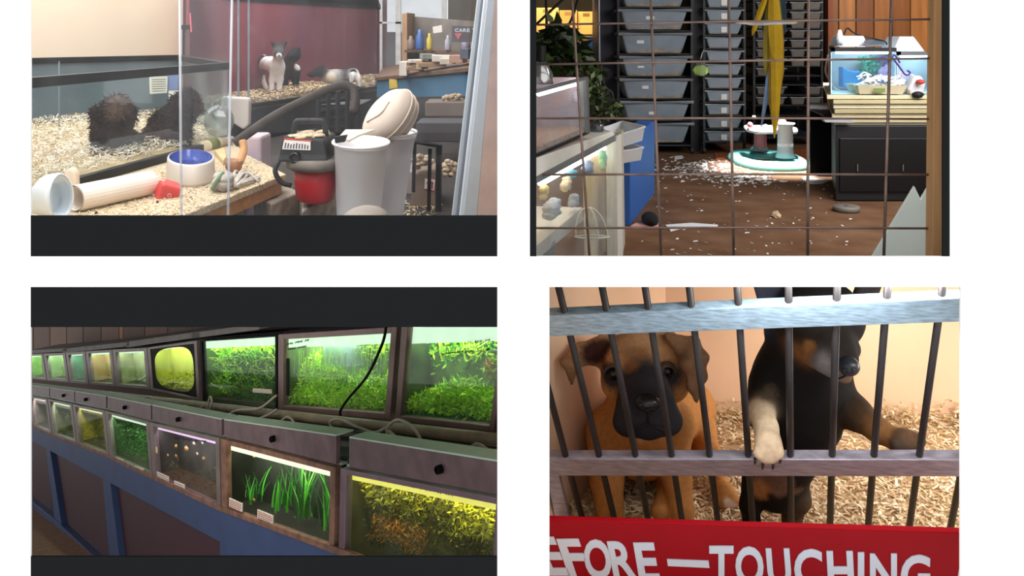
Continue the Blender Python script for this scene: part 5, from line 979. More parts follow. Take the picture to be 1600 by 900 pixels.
# shell
def quad3(mb, pts, off, th): mb.prism([lp(x, y, off) for x, y in pts], N3*th)
mb = MB(); quad3(mb, [(-110, 440), (835, 380), (835, 1100), (-110, 640)], .62, .02); mb.build('wall_back', wood3, kind='structure', label='dark wooden wall behind the fish tanks')
fl = [lp(-60, 706, 0), lp(520, 1160, 0)]
mb = MB(); mb.prism([fl[0], fl[1], fl[1]-N3*2.6, fl[0]-N3*2.6], (0, 0, -.02)); mb.build('floor', M('tan_floor', (150, 112, 84), .85, var=.2, scale=30), kind='structure', label='tan floor in front of the fish tank stand')
# planks on the wall above the tanks
wall3 = bpy.data.objects['wall_back.001'] if 'wall_back.001' in bpy.data.objects else bpy.data.objects['wall_back']
pl = [30, 52, 78, 104, 130, 158, 186, 192, 226, 262, 300, 345, 400]
for i, (a, b) in enumerate(zip(pl, pl[1:])):
    mb = MB(); quad3(mb, [(a+.6, 480), (b-.6, 470), (b-.6, 560), (a+.6, 560)], .60, .018)
    mb.build('plank', M('light_batten', (150, 112, 78), .7) if b-a < 10 else M('wood_plank%d' % (i % 3), [(96, 66, 48), (84, 56, 40), (108, 76, 56)][i % 3], .7, var=.2, scale=5, stretch=(8, 8, 1)), wall3)
# ledge between the rows and the lids board above the upper row
lineY = lambda x, s: 565+(x+260)*s
mb = MB(); a = [lp(x, lineY(x, .128), UOFF) for x in (-60, 800)]; mb.prism([a[0], a[1], a[1]-N3*(UOFF-.03), a[0]-N3*(UOFF-.03)], (0, 0, -.02))
mb.build('shelf', M('grimy_ledge', (52, 40, 34), .8, var=.3, scale=20), label='dark grimy ledge between the two rows of fish tanks', cat='shelf')
mb = MB(); a = [lp(x, lineY(x, .128)+4, UOFF) for x in (-60, 800)]; mb.prism([a[0], a[1], a[1]-Z3*.3, a[0]-Z3*.3], N3*.02)
mb.build('backboard', wood3, label='dark board closing the gap below the upper tanks', cat='board')
grey3 = M('grey_lid_board', (112, 108, 104), .7, var=.15)
for (x0, y0, x1, y1, th), lb in zip(((40, 548, 104, 544, 5), (98, 545, 202, 534, 7), (198, 534, 312, 518, 9), (300, 520, 405, 506, 9)), ('far left end', 'left middle', 'above the black framed tank', 'nearest the dark lidded tank')):
    mb = MB(); mb.prism([lp(x0, y0, UOFF-.01), lp(x1, y1, UOFF-.01), lp(x1, y1+th, UOFF-.01), lp(x0, y0+th, UOFF-.01)], N3*.25)
    mb.build('lid_board', grey3, label='grey lid board over the upper tanks, '+lb, cat='board', group='grey lid boards')

def leafy(mb, base, n, h, spread, width, cols, curl=.5, seg=4, up=Vector((0, 0, 1)), depth=None):
    for _ in range(n):
        b = base()
        H = h*random.uniform(.45, 1.1); a = random.uniform(0, 6.28); sd = Vector((math.cos(a), math.sin(a), 0)); dr = (R3.normalized()*random.uniform(-1, 1)+N3*random.uniform(-.35, .35)+Z3*0)*spread
        w_ = width*random.uniform(.6, 1.3); vs = []
        sd = (R3.normalized()*.9+N3*.4*random.uniform(-1, 1)).normalized()
        for k in range(seg+1):
            t = k/seg; q = b+up*(H*(t-curl*.35*t*t*random.uniform(.7, 1)))+dr*(t**1.7)*H; ww = w_*(1-t*.92); vs += [q-sd*ww/2, q+sd*ww/2]
        mb.add(vs, [(2*k, 2*k+1, 2*k+3, 2*k+2) for k in range(seg)], random.choice(cols))
GREENS = ((176, 224, 40), (146, 212, 34), (200, 234, 60), (120, 184, 34), (214, 236, 90)); DGREEN = ((40, 110, 30), (30, 84, 26), (60, 140, 40), (24, 64, 24)); OLIVE = ((120, 118, 30), (86, 84, 24), (150, 140, 40), (60, 56, 20)); YEL = ((206, 206, 40), (180, 190, 30), (226, 220, 80))
def tank(row, xl, xr, phrase, back, back2, lampc, lamps, frame=5, framem=None, lampfrac=.13, depth=.1, gravel=(60, 50, 34), top=None, frame_top=True, haze=None):
    T, B, off, ln = (UT, UB, UOFF, ulean) if row == 'u' else (LT, LB, 0., llean)
    y0, y1 = interp(T, xl), interp(T, xr); y2, y3 = interp(B, xl), interp(B, xr)
    def q(u, v, d=0.):                                           # u across, v down the front, d into the tank
        xa = xl+(xr-xl)*u; ya = y0+(y1-y0)*u; yb = y2+(y3-y2)*u
        return lp(xa+ln(xa)*(yb-ya)*v, ya+(yb-ya)*v, off)+N3*d
    t = thing('fish_tank', q(.5, 1), 'fish tank '+phrase, 'fish tank', 'fish tanks in the %s row' % ('upper' if row == 'u' else 'lower'))
    wid = (q(1, .5)-q(0, .5)).length; hei = (q(.5, 0)-q(.5, 1)).length; fu = frame/(xr-xl); fv = frame/((y2-y0+y3-y1)/2)
    fm = framem or steel3
    if framem != 'none':
        for nm, (u0, v0, u1, v1) in (('frame_side', (0, 0, fu, 1)), ('frame_side', (1-fu, 0, 1, 1)), ('frame_bottom', (fu, 1-fv, 1-fu, 1)))+((('frame_top', (fu, 0, 1-fu, fv)),) if frame_top else ()):
            mb = MB(); mb.prism([q(u0, v0, -.006), q(u1, v0, -.006), q(u1, v1, -.006), q(u0, v1, -.006)], N3*.02); mb.build(nm, fm, t, bevel=.0015)
    mb = MB(); mb.prism([q(0, 0, depth), q(1, 0, depth), q(1, 1, depth), q(0, 1, depth)], N3*.006)
    mb.build('back_panel', M('murk_'+phrase, back, .8, rgb2=back2, scale=9/max(wid, .2), detail=6), t)
    for u in (0, 1):
        mb = MB(); e = .004*(1 if u == 0 else -1); mb.prism([q(u, 0, .012), q(u, 0, depth), q(u, 1, depth), q(u, 1, .012)], R3.normalized()*(-e)); mb.build('side_panel', M('murk_'+phrase, back), t)
    mb = MB(); mb.prism([q(0, 1, .012), q(1, 1, .012), q(1, 1, depth), q(0, 1, depth)], Z3*(.05*hei)); mb.build('gravel', M('gravel_%d_%d_%d' % gravel, gravel, .9, var=.5, scale=120, bump=.6), t)
    mb = MB(); mb.prism([q(.01, .0, .012), q(.99, .0, .012), q(.99, lampfrac, .012), q(.01, lampfrac, .012)], N3*.003); ls_ = mb.build('lit_gap_glow', glow('lamp_'+phrase, lampc, .95), t)  # added glow strip standing in for the lit gap above the water
    mb = MB(); mb.prism([q(.02, lampfrac*.3, .018), q(.98, lampfrac*.3, .018), q(.98, lampfrac*.85, .018), q(.02, lampfrac*.85, .018)], N3*.006); mb.build('light_tube', glow('tube_'+phrase, tuple(int(255-(255-c)*.6) for c in lampc), lamps*2.4), ls_)
    mb = MB(); mb.prism([q(0, 0, .012), q(1, 0, .012), q(1, 0, depth+.006), q(0, 0, depth+.006)], Z3*.006); mb.build('cover', black3 if row == 'u' else mint, t)
    mb = MB(); mb.prism([q(fu*.5, fv*.5, .0), q(1-fu*.5, fv*.5, .0), q(1-fu*.5, 1-fv*.5, .0), q(fu*.5, 1-fv*.5, .0)], N3*.003); mb.build('glass_pane', haze or glass3, t)
    t_q = q
    return t, t_q, wid, hei
def moss(q, wid, hei, phrase, n, h, cols, v0=.97, u0=.04, u1=.96, d0=.02, d1=.09, name='aquarium_moss', spread=.5, width=.02, kind='stuff', desc='green moss', vfun=None, size=.06, top=None):
    """fuzzy growth between u0..u1, from height v0 up to v0-h*top(u)"""
    mb = MB(); S = size*hei
    for _ in range(n):
        u = random.uniform(u0, u1); hh = h*(top(u) if top else 1); v = (v0-hh*random.random()**1.2) if vfun is None else vfun(u)
        c = q(u, v, random.uniform(d0, d1)); d = Vector((random.gauss(0, 1), random.gauss(0, 1), random.gauss(.25, 1))).normalized(); sd = d.cross(Vector((random.gauss(0, 1), random.gauss(0, 1), random.gauss(0, 1)))).normalized(); L = S*random.uniform(.5, 1.4)
        mb.add([c, c+d*L*.5+sd*L*.14, c+d*L, c+d*L*.5-sd*L*.14], [(0, 1, 2, 3)], random.choice(cols))
    return mb.build(name, leafm, label=desc+' in the fish tank '+phrase, cat='plant', kind=kind)
LAMPW = (236, 255, 240)
# ---- upper row
ph = 'at the far left end of the upper row'; t, q, w_, h_ = tank('u', 40, 68, ph, (96, 140, 60), (150, 190, 90), LAMPW, 11.9, 3)
moss(q, w_, h_, ph, 120, .6, GREENS)
ph = 'second from the left in the upper row'; t, q, w_, h_ = tank('u', 69, 103, ph, (120, 150, 100), (170, 190, 130), LAMPW, 11.9, 4); moss(q, w_, h_, ph, 120, .45, GREENS+YEL, u1=.6)
ph = 'third from the left in the upper row'; t, q, w_, h_ = tank('u', 104, 134, ph, (40, 80, 60), (100, 150, 120), LAMPW, 11.9, 4); moss(q, w_, h_, ph, 120, .5, DGREEN)
ph = 'with orange tinted water in the upper row'; t, q, w_, h_ = tank('u', 135, 176, ph, (196, 120, 84), (150, 170, 100), LAMPW, 11.9, 4); moss(q, w_, h_, ph, 110, .3, ((196, 160, 60), (200, 140, 70), (160, 170, 60)))
ph = 'with hazy beige water left of the black framed tank'; t, q, w_, h_ = tank('u', 177, 231, ph, (120, 130, 90), (180, 175, 130), LAMPW, 11.9, 5); moss(q, w_, h_, ph, 200, .2, ((170, 170, 60), (196, 186, 90), (120, 140, 40)))
mb = MB(); mb.tube([q(.4, .86, .05), q(.82, .66, .05)], .008, 8); mb.build('glass_rod', M('white_rod', (240, 240, 235), .3), label='white rod leaning in the hazy beige fish tank', cat='rod', smooth=True)
# black framed tank with a rounded window
ph = 'with a black frame and rounded yellow green window'; t, q, w_, h_ = tank('u', 232, 309, ph, (176, 186, 60), (214, 214, 100), (250, 255, 200), 14.1, 4, lampfrac=.1)
moss(q, w_, h_, ph, 900, .34, YEL+((150, 160, 20), (190, 200, 40)), v0=.95)
mb = MB(); n = 40; ring = []; outer = []
for k in range(n):
    a = 2*math.pi*k/n; c, s_ = math.cos(a), math.sin(a); f = lambda x, e: math.copysign(abs(x)**e, x)
    ring.append(q(.5+.40*f(c, .62), .49+.42*f(s_, .62), -.002)); m_ = max(abs(c), abs(s_)); outer.append(q(.5+.5*c/m_, .5+.5*s_/m_, -.002))
vs_ = ring+outer; vs_ += [v+N3*.002 for v in vs_]
mb.add(vs_, [(k, (k+1) % n, n+(k+1) % n, n+k) for k in range(n)]+[(2*n+k, 3*n+k, 3*n+(k+1) % n, 2*n+(k+1) % n) for k in range(n)]+[(k, 2*n+k, 2*n+(k+1) % n, (k+1) % n) for k in range(n)])
mb.build('black_mask', black3, t)
# mossy tank with a dark lid
ph = 'full of tangled moss with a black lid'; t, q, w_, h_ = tank('u', 314, 435, ph, (40, 74, 22), (104, 150, 40), LAMPW, 14.1, 3, framem=black3, lampfrac=.15)
bump_ = lambda c, r: (lambda u: max(0., 1-((u-c)/r)**2)**.5)
moss(q, w_, h_, ph, 5200, .5, GREENS[:4]+((110, 170, 20), (80, 130, 20)), vfun=lambda u: random.choice((random.uniform(.14, .35), random.uniform(.3, .9))), u0=.03, u1=.97, d0=.05, desc='tangled bright moss', size=.07)
moss(q, w_, h_, ph, 2200, .5, DGREEN+((60, 100, 20),), vfun=lambda u: random.uniform(.25, .95), u0=.25, u1=.97, d0=.03, d1=.07, desc='dark tangled moss', size=.08)
mb = MB()
for _ in range(60):
    u = random.uniform(.05, .9); v = random.uniform(.2, .8); mb.tube(curve([q(u, v, .03), q(u+random.uniform(-.1, .1), v+random.uniform(-.12, .12), .025), q(min(.97, max(.03, u+random.uniform(-.2, .2))), v+random.uniform(-.15, .15), .03)]), .0011, 4, col=random.choice(GREENS))
mb.build('moss_strand', leafm, label='thin pale strands on the tangled moss under the black lid', cat='plant', kind='stuff')
ph = 'with a thick brown frame above the purple hood'; fr = M('brown_grey_frame', (118, 96, 90), .45, .4, var=.2, scale=10)
t, q, w_, h_ = tank('u', 437, 623, ph, (56, 84, 40), (110, 140, 70), LAMPW, 16.3, 9, framem=fr, lampfrac=.19, gravel=(110, 110, 50))
moss(q, w_, h_, ph, 5000, .2, GREENS, v0=.92, desc='bright green carpet', top=lambda u: .75+.25*math.sin(u*14), size=.05)
moss(q, w_, h_, ph, 1500, .5, GREENS, v0=.8, u0=.06, u1=.36, desc='feathery bush at the left', name='aquarium_bush', top=bump_(.2, .17), d0=.04)
moss(q, w_, h_, ph, 900, .27, GREENS, v0=.8, u0=.48, u1=.68, desc='round bush in the middle', name='aquarium_bush', top=bump_(.58, .1))
moss(q, w_, h_, ph, 900, .25, GREENS, v0=.8, u0=.72, u1=.93, desc='round bush at the right', name='aquarium_bush', top=bump_(.82, .11))
moss(q, w_, h_, ph, 1300, .3, ((130, 170, 30), (160, 190, 40), (90, 130, 30), (60, 90, 30)), vfun=lambda u: .2+abs(random.gauss(0, .12)), u0=.5, u1=.97, d0=.06, d1=.09, desc='mossy growth high on the back')
mb = MB()
for _ in range(70):
    u = random.uniform(.06, .95); v = random.uniform(.22, .4); mb.tube([q(u, v, .03), q(u+random.uniform(-.01, .01), v+random.uniform(.1, .4), .03)], .0009, 4, col=random.choice(((150, 190, 90), (180, 210, 110))))
mb.build('algae_thread', leafm, label='thin hanging algae threads in the brown framed fish tank', cat='plant', kind='stuff')
mb = MB(); mb.prism([q(.29, .02, .03), q(.6, .0, .03), q(.555, .46, .03), q(.31, .44, .03)], N3*.06); mb.build('breeding_box', MG('cloudy_plastic', (225, 235, 240), .05, .45, (205, 215, 220), 5), label='clear plastic breeding box hanging in the brown framed fish tank', cat='box')
mb = MB(); mb.prism([q(.062, .32, -.002), q(.085, .32, -.002), q(.085, .8, -.002), q(.062, .8, -.002)], N3*.002); mb.build('thermometer', black3, label='black strip thermometer stuck on the brown framed fish tank', cat='thermometer')
ph = 'at the right end of the upper row over blue gravel'; t, q, w_, h_ = tank('u', 631, 800, ph, (44, 66, 36), (90, 120, 56), LAMPW, 16.3, 9, framem=fr, lampfrac=.2, gravel=(24, 84, 74), frame_top=False)
moss(q, w_, h_, ph, 4600, .32, GREENS, v0=.92, desc='bright green carpet', top=lambda u: .55+.45*math.sin(u*5-.6), size=.06)
moss(q, w_, h_, ph, 1500, .3, GREENS[:2]+DGREEN+((150, 190, 40),), vfun=lambda u: .18+abs(random.gauss(0, .12)), u0=.06, u1=.97, d0=.06, desc='mossy growth high on the back')
moss(q, w_, h_, ph, 900, .3, ((150, 150, 50), (170, 120, 50), (120, 140, 40)), vfun=lambda u: random.uniform(.35, .6), u0=.6, u1=.97, d0=.07, desc='brownish growth at the right')
mb = MB()
for _ in range(14):
    u = random.uniform(.22, .6); p0 = q(u, .18, .03); mb.tube(curve([p0, q(u+.05, random.uniform(.25, .4), .03), q(u+random.uniform(.08, .2), random.uniform(.16, .34), .03)]), .0022, 5, col=random.choice(GREENS))
mb.build('floating_plant', leafm, label='stringy light green plant floating in the right end fish tank', cat='plant')
mb = MB(); mb.prism([lp(623.5, 509, UOFF+.01), lp(630, 508, UOFF+.01), lp(625.5, 658, UOFF+.01), lp(619.5, 657, UOFF+.01)], N3*.1)
mb.build('glass_edge', M('mint_glass_edge', (196, 224, 190), .3, var=.1), label='pale mint glass edge between the two right upper fish tanks', cat='glass edge')

# ---- lower row
LLP = (255, 250, 225)
ph = 'at the far left end of the lower row'; t, q, w_, h_ = tank('l', 46, 75, ph, (90, 80, 66), (130, 120, 100), (255, 225, 250), 11.9, 3)
ph = 'second from the left in the lower row'; t, q, w_, h_ = tank('l', 76, 114, ph, (80, 70, 40), (120, 120, 60), (240, 255, 235), 11.9, 3.5); moss(q, w_, h_, ph, 500, .6, OLIVE+((120, 90, 60),))
ph = 'with yellow water and a rack in the lower row'; t, q, w_, h_ = tank('l', 115, 165, ph, (140, 130, 24), (190, 175, 50), (255, 245, 190), 7.7, 4); moss(q, w_, h_, ph, 700, .6, OLIVE+((150, 140, 40),))
ph = 'with green water in the lower row'; t, q, w_, h_ = tank('l', 166, 234, ph, (16, 50, 18), (50, 96, 36), (235, 255, 240), 14.1, 4); moss(q, w_, h_, ph, 1500, .75, DGREEN+((50, 150, 50), (90, 150, 60)), desc='tall green weed')
qg = q
ph = 'with pink light and small fish in the lower row'; t, q, w_, h_ = tank('l', 235, 345, ph, (52, 52, 46), (86, 88, 74), (240, 200, 250), 13.1, 6, gravel=(84, 68, 40), haze=MG('clear_aquarium_glass', (246, 250, 246), .03, .025, (150, 170, 140), 9)); moss(q, w_, h_, ph, 260, .3, ((90, 84, 50), (70, 70, 44), (110, 100, 60)), spread=1.4, desc='sparse brown weed')
qp = q
ph = 'with ribbon plants in the lower row'; t, q, w_, h_ = tank('l', 347, 527, ph, (7, 13, 6), (18, 28, 12), LLP, 16.3, 8, framem=rustm, gravel=(24, 24, 20), lampfrac=.16, haze=MG('clear_aquarium_glass', (246, 250, 246), .03, .025, (150, 170, 140), 9))
qr = q
for (u0, n, hh) in ((.36, 20, .75), (.56, 34, .98), (.78, 24, .95), (.12, 14, .55)):
    mb = MB(); leafy(mb, lambda: q(u0+random.uniform(-.03, .03), .9-.1*random.random(), random.uniform(.03, .08)), n, hh*h_*.95, .62, .05*h_, ((56, 150, 40), (90, 200, 54), (34, 100, 30), (130, 220, 84), (24, 74, 22)), seg=7)
    mb.build('ribbon_plant', leafm, label='tall ribbon leaf plant, %s, in the dark lower fish tank' % {.36: 'second from left', .56: 'largest in the middle', .78: 'at the right', .12: 'at the left'}[u0], cat='plant', group='ribbon plants')
ph = 'with yellow light and olive algae at the right end'; t, q, w_, h_ = tank('l', 535, 788, ph, (52, 42, 14), (92, 82, 22), (255, 232, 120), 13.1, 9, framem=M('plum_frame', (120, 100, 112), .45, .4, var=.2), gravel=(40, 32, 14), lampfrac=.14, depth=.085)
moss(q, w_, h_, ph, 3400, .34, OLIVE+((150, 150, 30), (110, 120, 24)), vfun=lambda u: .17+abs(random.gauss(0, .14+.08*u)), u0=.02, u1=.97, d0=.04, d1=.075, desc='hanging olive algae', size=.06)
moss(q, w_, h_, ph, 900, .34, ((196, 190, 40), (170, 170, 30), (150, 150, 30)), vfun=lambda u: .2+.3*random.random(), u0=.6, u1=.97, d0=.03, d1=.06, desc='yellow green algae plume', size=.06)
moss(q, w_, h_, ph, 900, .3, ((150, 92, 30), (180, 120, 44), (110, 70, 26)), vfun=lambda u: random.uniform(.56, .8), u0=.1, u1=.42, d0=.03, d1=.06, desc='orange brown clump', size=.05)
moss(q, w_, h_, ph, 1800, .3, ((60, 50, 18), (40, 34, 14), (84, 74, 26), (50, 60, 20)), vfun=lambda u: random.uniform(.4, .95), u0=.02, u1=.97, d0=.05, d1=.075, desc='dark brown algae', size=.06)
qy = q
# hoods over the lower row, each with its lid
for i, (xa, xb, knob, lb) in enumerate(((30, 77, None, 'at the far left end'), (78, 116, 101, 'second from the left'), (117, 166, 136, 'third from the left'), (168, 236, 197, 'over the green tank'), (238, 346, 281, 'over the pink lit tank'), (350, 525, 429, 'over the ribbon plants'), (546, 800, 690, 'at the right end'))):
    ya, yb = interp(HT, xa), interp(HT, xb); b0, b1 = interp(LT, xa)-3, interp(LT, xb)-3
    hd = thing('tank_hood', lp((xa+xb)/2, (b0+b1)/2), 'metal tank hood %s of the lower row' % lb, 'hood', 'hoods of the lower fish tanks')
    mb = MB(); mb.prism([lp(xa, ya, -.012), lp(xb, yb, -.012), lp(xb, b1, -.012), lp(xa, b0, -.012)], N3*.012); fp_ = mb.build('front_plate', hoodm, hd, bevel=.001)
    mb = MB(); a, b = lp(xa, ya-.3, -.014), lp(xb, yb-.3, -.014); mb.prism([a, b, b+N3*.05, a+N3*.05], (0, 0, .004)); mb.build('top_plate', mint, hd)
    a, b = lp(xa, ya, 0), lp(xb, yb, 0); c0, c1 = lp(xa, b0, 0), lp(xb, b1, 0)
    mb = MB(); mb.prism([a, c0, c0+N3*.036, a+N3*.036], R3.normalized()*-.004); mb.build('end_plate', mint, hd)
    if knob:
        yk = (interp(HT, knob)+interp(LT, knob)-3)/2; r = max((interp(LT, knob)-interp(HT, knob))*.13, 1.2); c = lp(knob, yk, -.012); D = c.y
        mb = MB(); mb.lathe(c, -N3, [(px(r, D), 0), (px(r, D), .012), (px(r*.8, D), .014), (px(r*.8, D), .006)], 16); mb.build('knob', black3, fp_)
# fish
fishm = MC('fish_scales', .35, .15, 60, 0, .5)
def fish(c, L, col, dirn, lb):
    f = thing('fish', c, lb, 'fish', 'small fish in the lower tanks'); d = Vector(dirn).normalized(); u = Z3
    mb = MB(); mb.lathe(c-d*L*.5, d, [(.002*L, 0), (.12*L, .12*L), (.19*L, .35*L), (.15*L, .6*L), (.05*L, .78*L), (.03*L, .8*L)], 10, 1.0, .5, ref=u, col=col); mb.build('body', fishm, f, smooth=True)
    mb = MB(); t0 = c+d*L*.28; mb.prism([t0, t0+d*L*.26+u*L*.17, t0+d*L*.18, t0+d*L*.26-u*L*.17], N3*.001, col=col); mb.build('tail', fishm, f)
    mb = MB(); t0 = c-d*L*.1+u*L*.15; mb.prism([t0, t0+d*L*.25, t0+d*L*.2+u*L*.12], N3*.001, col=col); mb.build('fin', fishm, f)
GF = (232, 176, 96); PF_ = (226, 206, 170)
for (x, y, L, c, sx, lb) in ((275, 697, 9, GF, 1, 'small orange fish high at the left of the pink lit tank'), (291, 701, 13, GF, 1, 'largest orange fish in the pink lit tank'), (303, 693, 8, PF_, -1, 'pale fish near the lamp of the pink lit tank'), (262, 711, 6, GF, 1, 'small orange fish at the far left of the pink lit tank'),
        (275, 712, 7, GF, -1, 'orange fish below the large one in the pink lit tank'), (308, 709, 7, PF_, 1, 'pale fish in the middle right of the pink lit tank'), (318, 716, 8, GF, -1, 'orange fish swimming at the right of the pink lit tank'), (316, 692, 6, PF_, 1, 'pale fish at the top right of the pink lit tank'),
        (397, 713, 7, GF, 1, 'orange fish under the light of the ribbon plant tank'), (397, 781, 8, (190, 140, 80), -1, 'brownish fish low in the ribbon plant tank')):
    p = lp(x, y, .03); fish(p, px(L*1.5, p.y), c, R3*sx+Z3*random.uniform(-.2, .2), lb)
# price labels on the glass
lab = M('paper_label', (226, 214, 200), .7, var=.04); ink = M('ink', (50, 30, 34), .8); redi = M('red_ink', (150, 40, 44), .8)
for (xa, ya, xb, yb, hgt, lb) in ((358, 778, 378, 787, 13, 'left of the two white labels on the ribbon plant tank'), (402, 796, 426, 806, 13, 'right of the two white labels on the ribbon plant tank'), (243, 736, 263, 745, 8, 'cream label at the bottom left of the pink lit tank'), (272, 751, 288, 758, 8, 'cream label in the middle of the pink lit tank'), (180, 714, 192, 719, 5, 'tiny label on the green lower tank'), (210, 728, 224, 733, 5, 'second tiny label on the green lower tank'), (395, 607, 424, 609, 6, 'white label low on the moss filled tank')):
    o_ = UOFF if ya < 650 else 0.
    s_ = thing('price_label', lp(xa, ya+hgt, o_), lb, 'label', 'labels stuck on the fish tanks')
    mb = MB(); mb.prism([lp(xa, ya, o_-.004), lp(xb, yb, o_-.004), lp(xb, yb+hgt, o_-.004), lp(xa, ya+hgt, o_-.004)], N3*.003); pp_ = mb.build('paper', lab, s_)
    rows = 4 if hgt > 10 else 2
    mb = MB()
    for r_ in range(rows):
        x = xa+1.5
        while x < xb-3:
            l = random.uniform(1.2, 3.2); tt = (x-xa)/(xb-xa); y = ya+(yb-ya)*tt+hgt*(r_+.7)/(rows+.6); g = (yb-ya)/(xb-xa)
            mb.prism([lp(x, y, o_-.0046), lp(x+l, y+g*l, o_-.0046), lp(x+l, y+g*l+hgt*.09, o_-.0046), lp(x, y+hgt*.09, o_-.0046)], N3*.0004); x += l+.9
    mb.build('print', redi if xa in (358, 402) else ink, pp_)
mb = MB(); c = lp(245, 703, -.004); mb.lathe(c, -N3, [(px(5, c.y), 0), (px(5, c.y), .002)], 20); s_ = mb.build('round_sticker', M('cream_sticker', (222, 208, 150), .7), label='round cream sticker on the pink lit fish tank', cat='sticker')
# handwriting on the glass
def scribble(x0, y0, x1, y1, hgt, o_, mat, lb):
    pts = []; x = 0.; L = math.hypot(x1-x0, y1-y0); mb = MB()
    while x < L:
        n = random.randint(3, 6); pts = []
        for k in range(n*4):
            t = min(x/L, 1); pts.append(lp(x0+(x1-x0)*t, y0+(y1-y0)*t+hgt*.5*math.sin(k*1.9+random.random())*random.uniform(.5, 1), o_)); x += hgt*.16
        mb.tube(pts, px(.55, pts[0].y), 4); x += hgt*.7
    mb.build('handwriting', mat, label=lb, cat='handwriting')
felt = M('felt_pen', (40, 52, 40), .7)
scribble(612, 753, 707, 773, 7, -.004, felt, 'line of dark handwriting on the yellow lit tank glass'); scribble(448, 538, 482, 531, 4, UOFF-.004, felt, 'upper line of handwriting on the brown framed tank'); scribble(450, 546, 478, 541, 4, UOFF-.004, felt, 'lower line of handwriting on the brown framed tank')
scribble(696, 540, 765, 531, 5, UOFF-.004, felt, 'upper handwriting on the right end upper tank'); scribble(690, 553, 766, 546, 5, UOFF-.004, felt, 'lower handwriting on the right end upper tank'); scribble(272, 684, 322, 690, 4, -.004, felt, 'dark handwriting under the pink lamp')
# pipe, hoses and cable on the ledge
pvc = M('old_pvc_pipe', (116, 104, 80), .55, var=.25, scale=14)
mb = MB(); mb.tube([lp(x, lineY(x, .118), .17) for x in (100, 300, 480, 640, 800)], .0145, 12); mb.build('water_pipe', pvc, label='long grey brown water pipe lying on the ledge', cat='pipe', smooth=True)
hose = M('grey_hose', (150, 144, 126), .5); 
for i, (pts, lb) in enumerate((([(220, 632), (224, 622), (235, 621), (240, 634)], 'at the far left'), ([(280, 640), (290, 634), (305, 645), (318, 632)], 'below the black framed tank'), ([(322, 645), (328, 620), (331, 632), (322, 648)], 'looped below the mossy tank'), ([(352, 650), (372, 641), (405, 638), (432, 618)], 'rising to the brown framed tank'),
        ([(402, 655), (420, 648), (432, 640)], 'short one left of the brown frame'), ([(520, 672), (516, 660), (530, 655), (560, 668), (585, 676), (605, 668)], 'coiled near the black cable'), ([(606, 684), (606, 668), (622, 656), (645, 668), (658, 688)], 'arched below the mint glass edge'), ([(606, 672), (615, 680), (618, 686)], 'short one beside the arched hose'), ([(436, 660), (448, 652), (456, 655), (460, 664)], 'small loop below the brown frame'), ([(735, 700), (745, 694), (758, 700), (762, 706)], 'at the far right'))):
    mb = MB(); mb.tube(curve([lp(x, y, .12) for x, y in pts]), .0042, 7); mb.build('air_hose', hose, label='thin grey air hose '+lb, cat='hose', group='air hoses on the ledge', smooth=True)
mb = MB(); mb.tube(curve([lp(x, y, UOFF-.03) for x, y in ((604, 495), (601, 525), (590, 555), (572, 590), (545, 622), (532, 642), (535, 655), (548, 672), (570, 678), (590, 677), (608, 668))]), .0042, 8); mb.build('black_cable', black3, label='black cable hanging in front of the brown framed fish tank', cat='cable', smooth=True)
# blue stand with maroon panels
st = thing('tank_stand', lp(200, 900), 'blue painted stand with maroon panels under the fish tanks', 'stand')
def sq(nm, pts, mat, off, th, par=st): mb = MB(); quad3(mb, pts, off, th); return mb.build(nm, mat, par, bevel=.002)
TB = lambda x: interp(LB, x)+1
sq('top_rail', [(20, TB(20)), (75, TB(75)), (165, TB(165)), (235, TB(235)), (345, TB(345)), (530, TB(530)), (800, TB(800)), (800, 1090), (343, 847), (172, 755), (77, 704), (20, 675)], blue3, .0, .03)
sq('panel', [(20, 675), (72, 697), (90, 830), (20, 770)], maroon, .03, .01); sq('panel', [(72, 696), (165, 745), (185, 940), (84, 822)], maroon, .03, .01); sq('panel', [(165, 745), (350, 845), (350, 1080), (176, 920)], maroon, .03, .01)
sq('post', [(71, 697), (78, 703), (97, 826), (85, 814)], blue3, .002, .03); sq('post', [(160, 746), (172, 754), (190, 905), (173, 895)], blue3, .002, .03); sq('post', [(343, 846), (800, 1089), (800, 1470), (349, 1080)], blue3, .002, .03)
sq('bottom_rail', [(20, 760), (84, 811), (176, 897), (350, 1065), (350, 1095), (170, 905), (48, 795), (20, 772)], blue3, -.004, .04)
sq('rusty_edge', [(20, TB(20)-3), (75, TB(75)-4), (165, TB(165)-5), (235, TB(235)-6), (345, TB(345)-7), (530, TB(530)-9), (800, TB(800)-12), (800, TB(800)+2), (530, TB(530)+1.5), (345, TB(345)+1), (235, TB(235)+1), (165, TB(165)), (75, TB(75)), (20, TB(20))], rustm, -.009, .012)
# ================================================================== kennel behind the bars (lower right opening)
peach = MATS['peach_kennel_wall']
FL = CZ+FZ4
mb = MB(); mb.bb((.11, 1.75, FL-.02), (3.2, 3.4, FL)); mb.build('floor', M('kennel_floor', (196, 168, 128), .9, var=.15), kind='structure', label='kennel floor under wood shavings')
cor = PF(1040, 645, FZ4)
a0 = PF(872, 812, FZ4); dl = (a0-cor); a1 = cor+dl*((2.16-cor.y)/dl.y)
mb = MB(); mb.prism([cor, a1, a1+Vector((0, 0, .584)), cor+Vector((0, 0, .584))], (-.02, .02, 0)); mb.build('wall_left', peach, kind='structure', label='peach kennel side wall behind the tan dog')
mb = MB(); mb.prism([(.07, a1.y, FL), (a1.x+.004, a1.y, FL), (a1.x+.004, a1.y, FL+.584), (.07, a1.y, FL+.584)], (0, .012, 0)); mb.build('wall_left', peach, kind='structure', label='short peach return wall at the left end of the kennel')
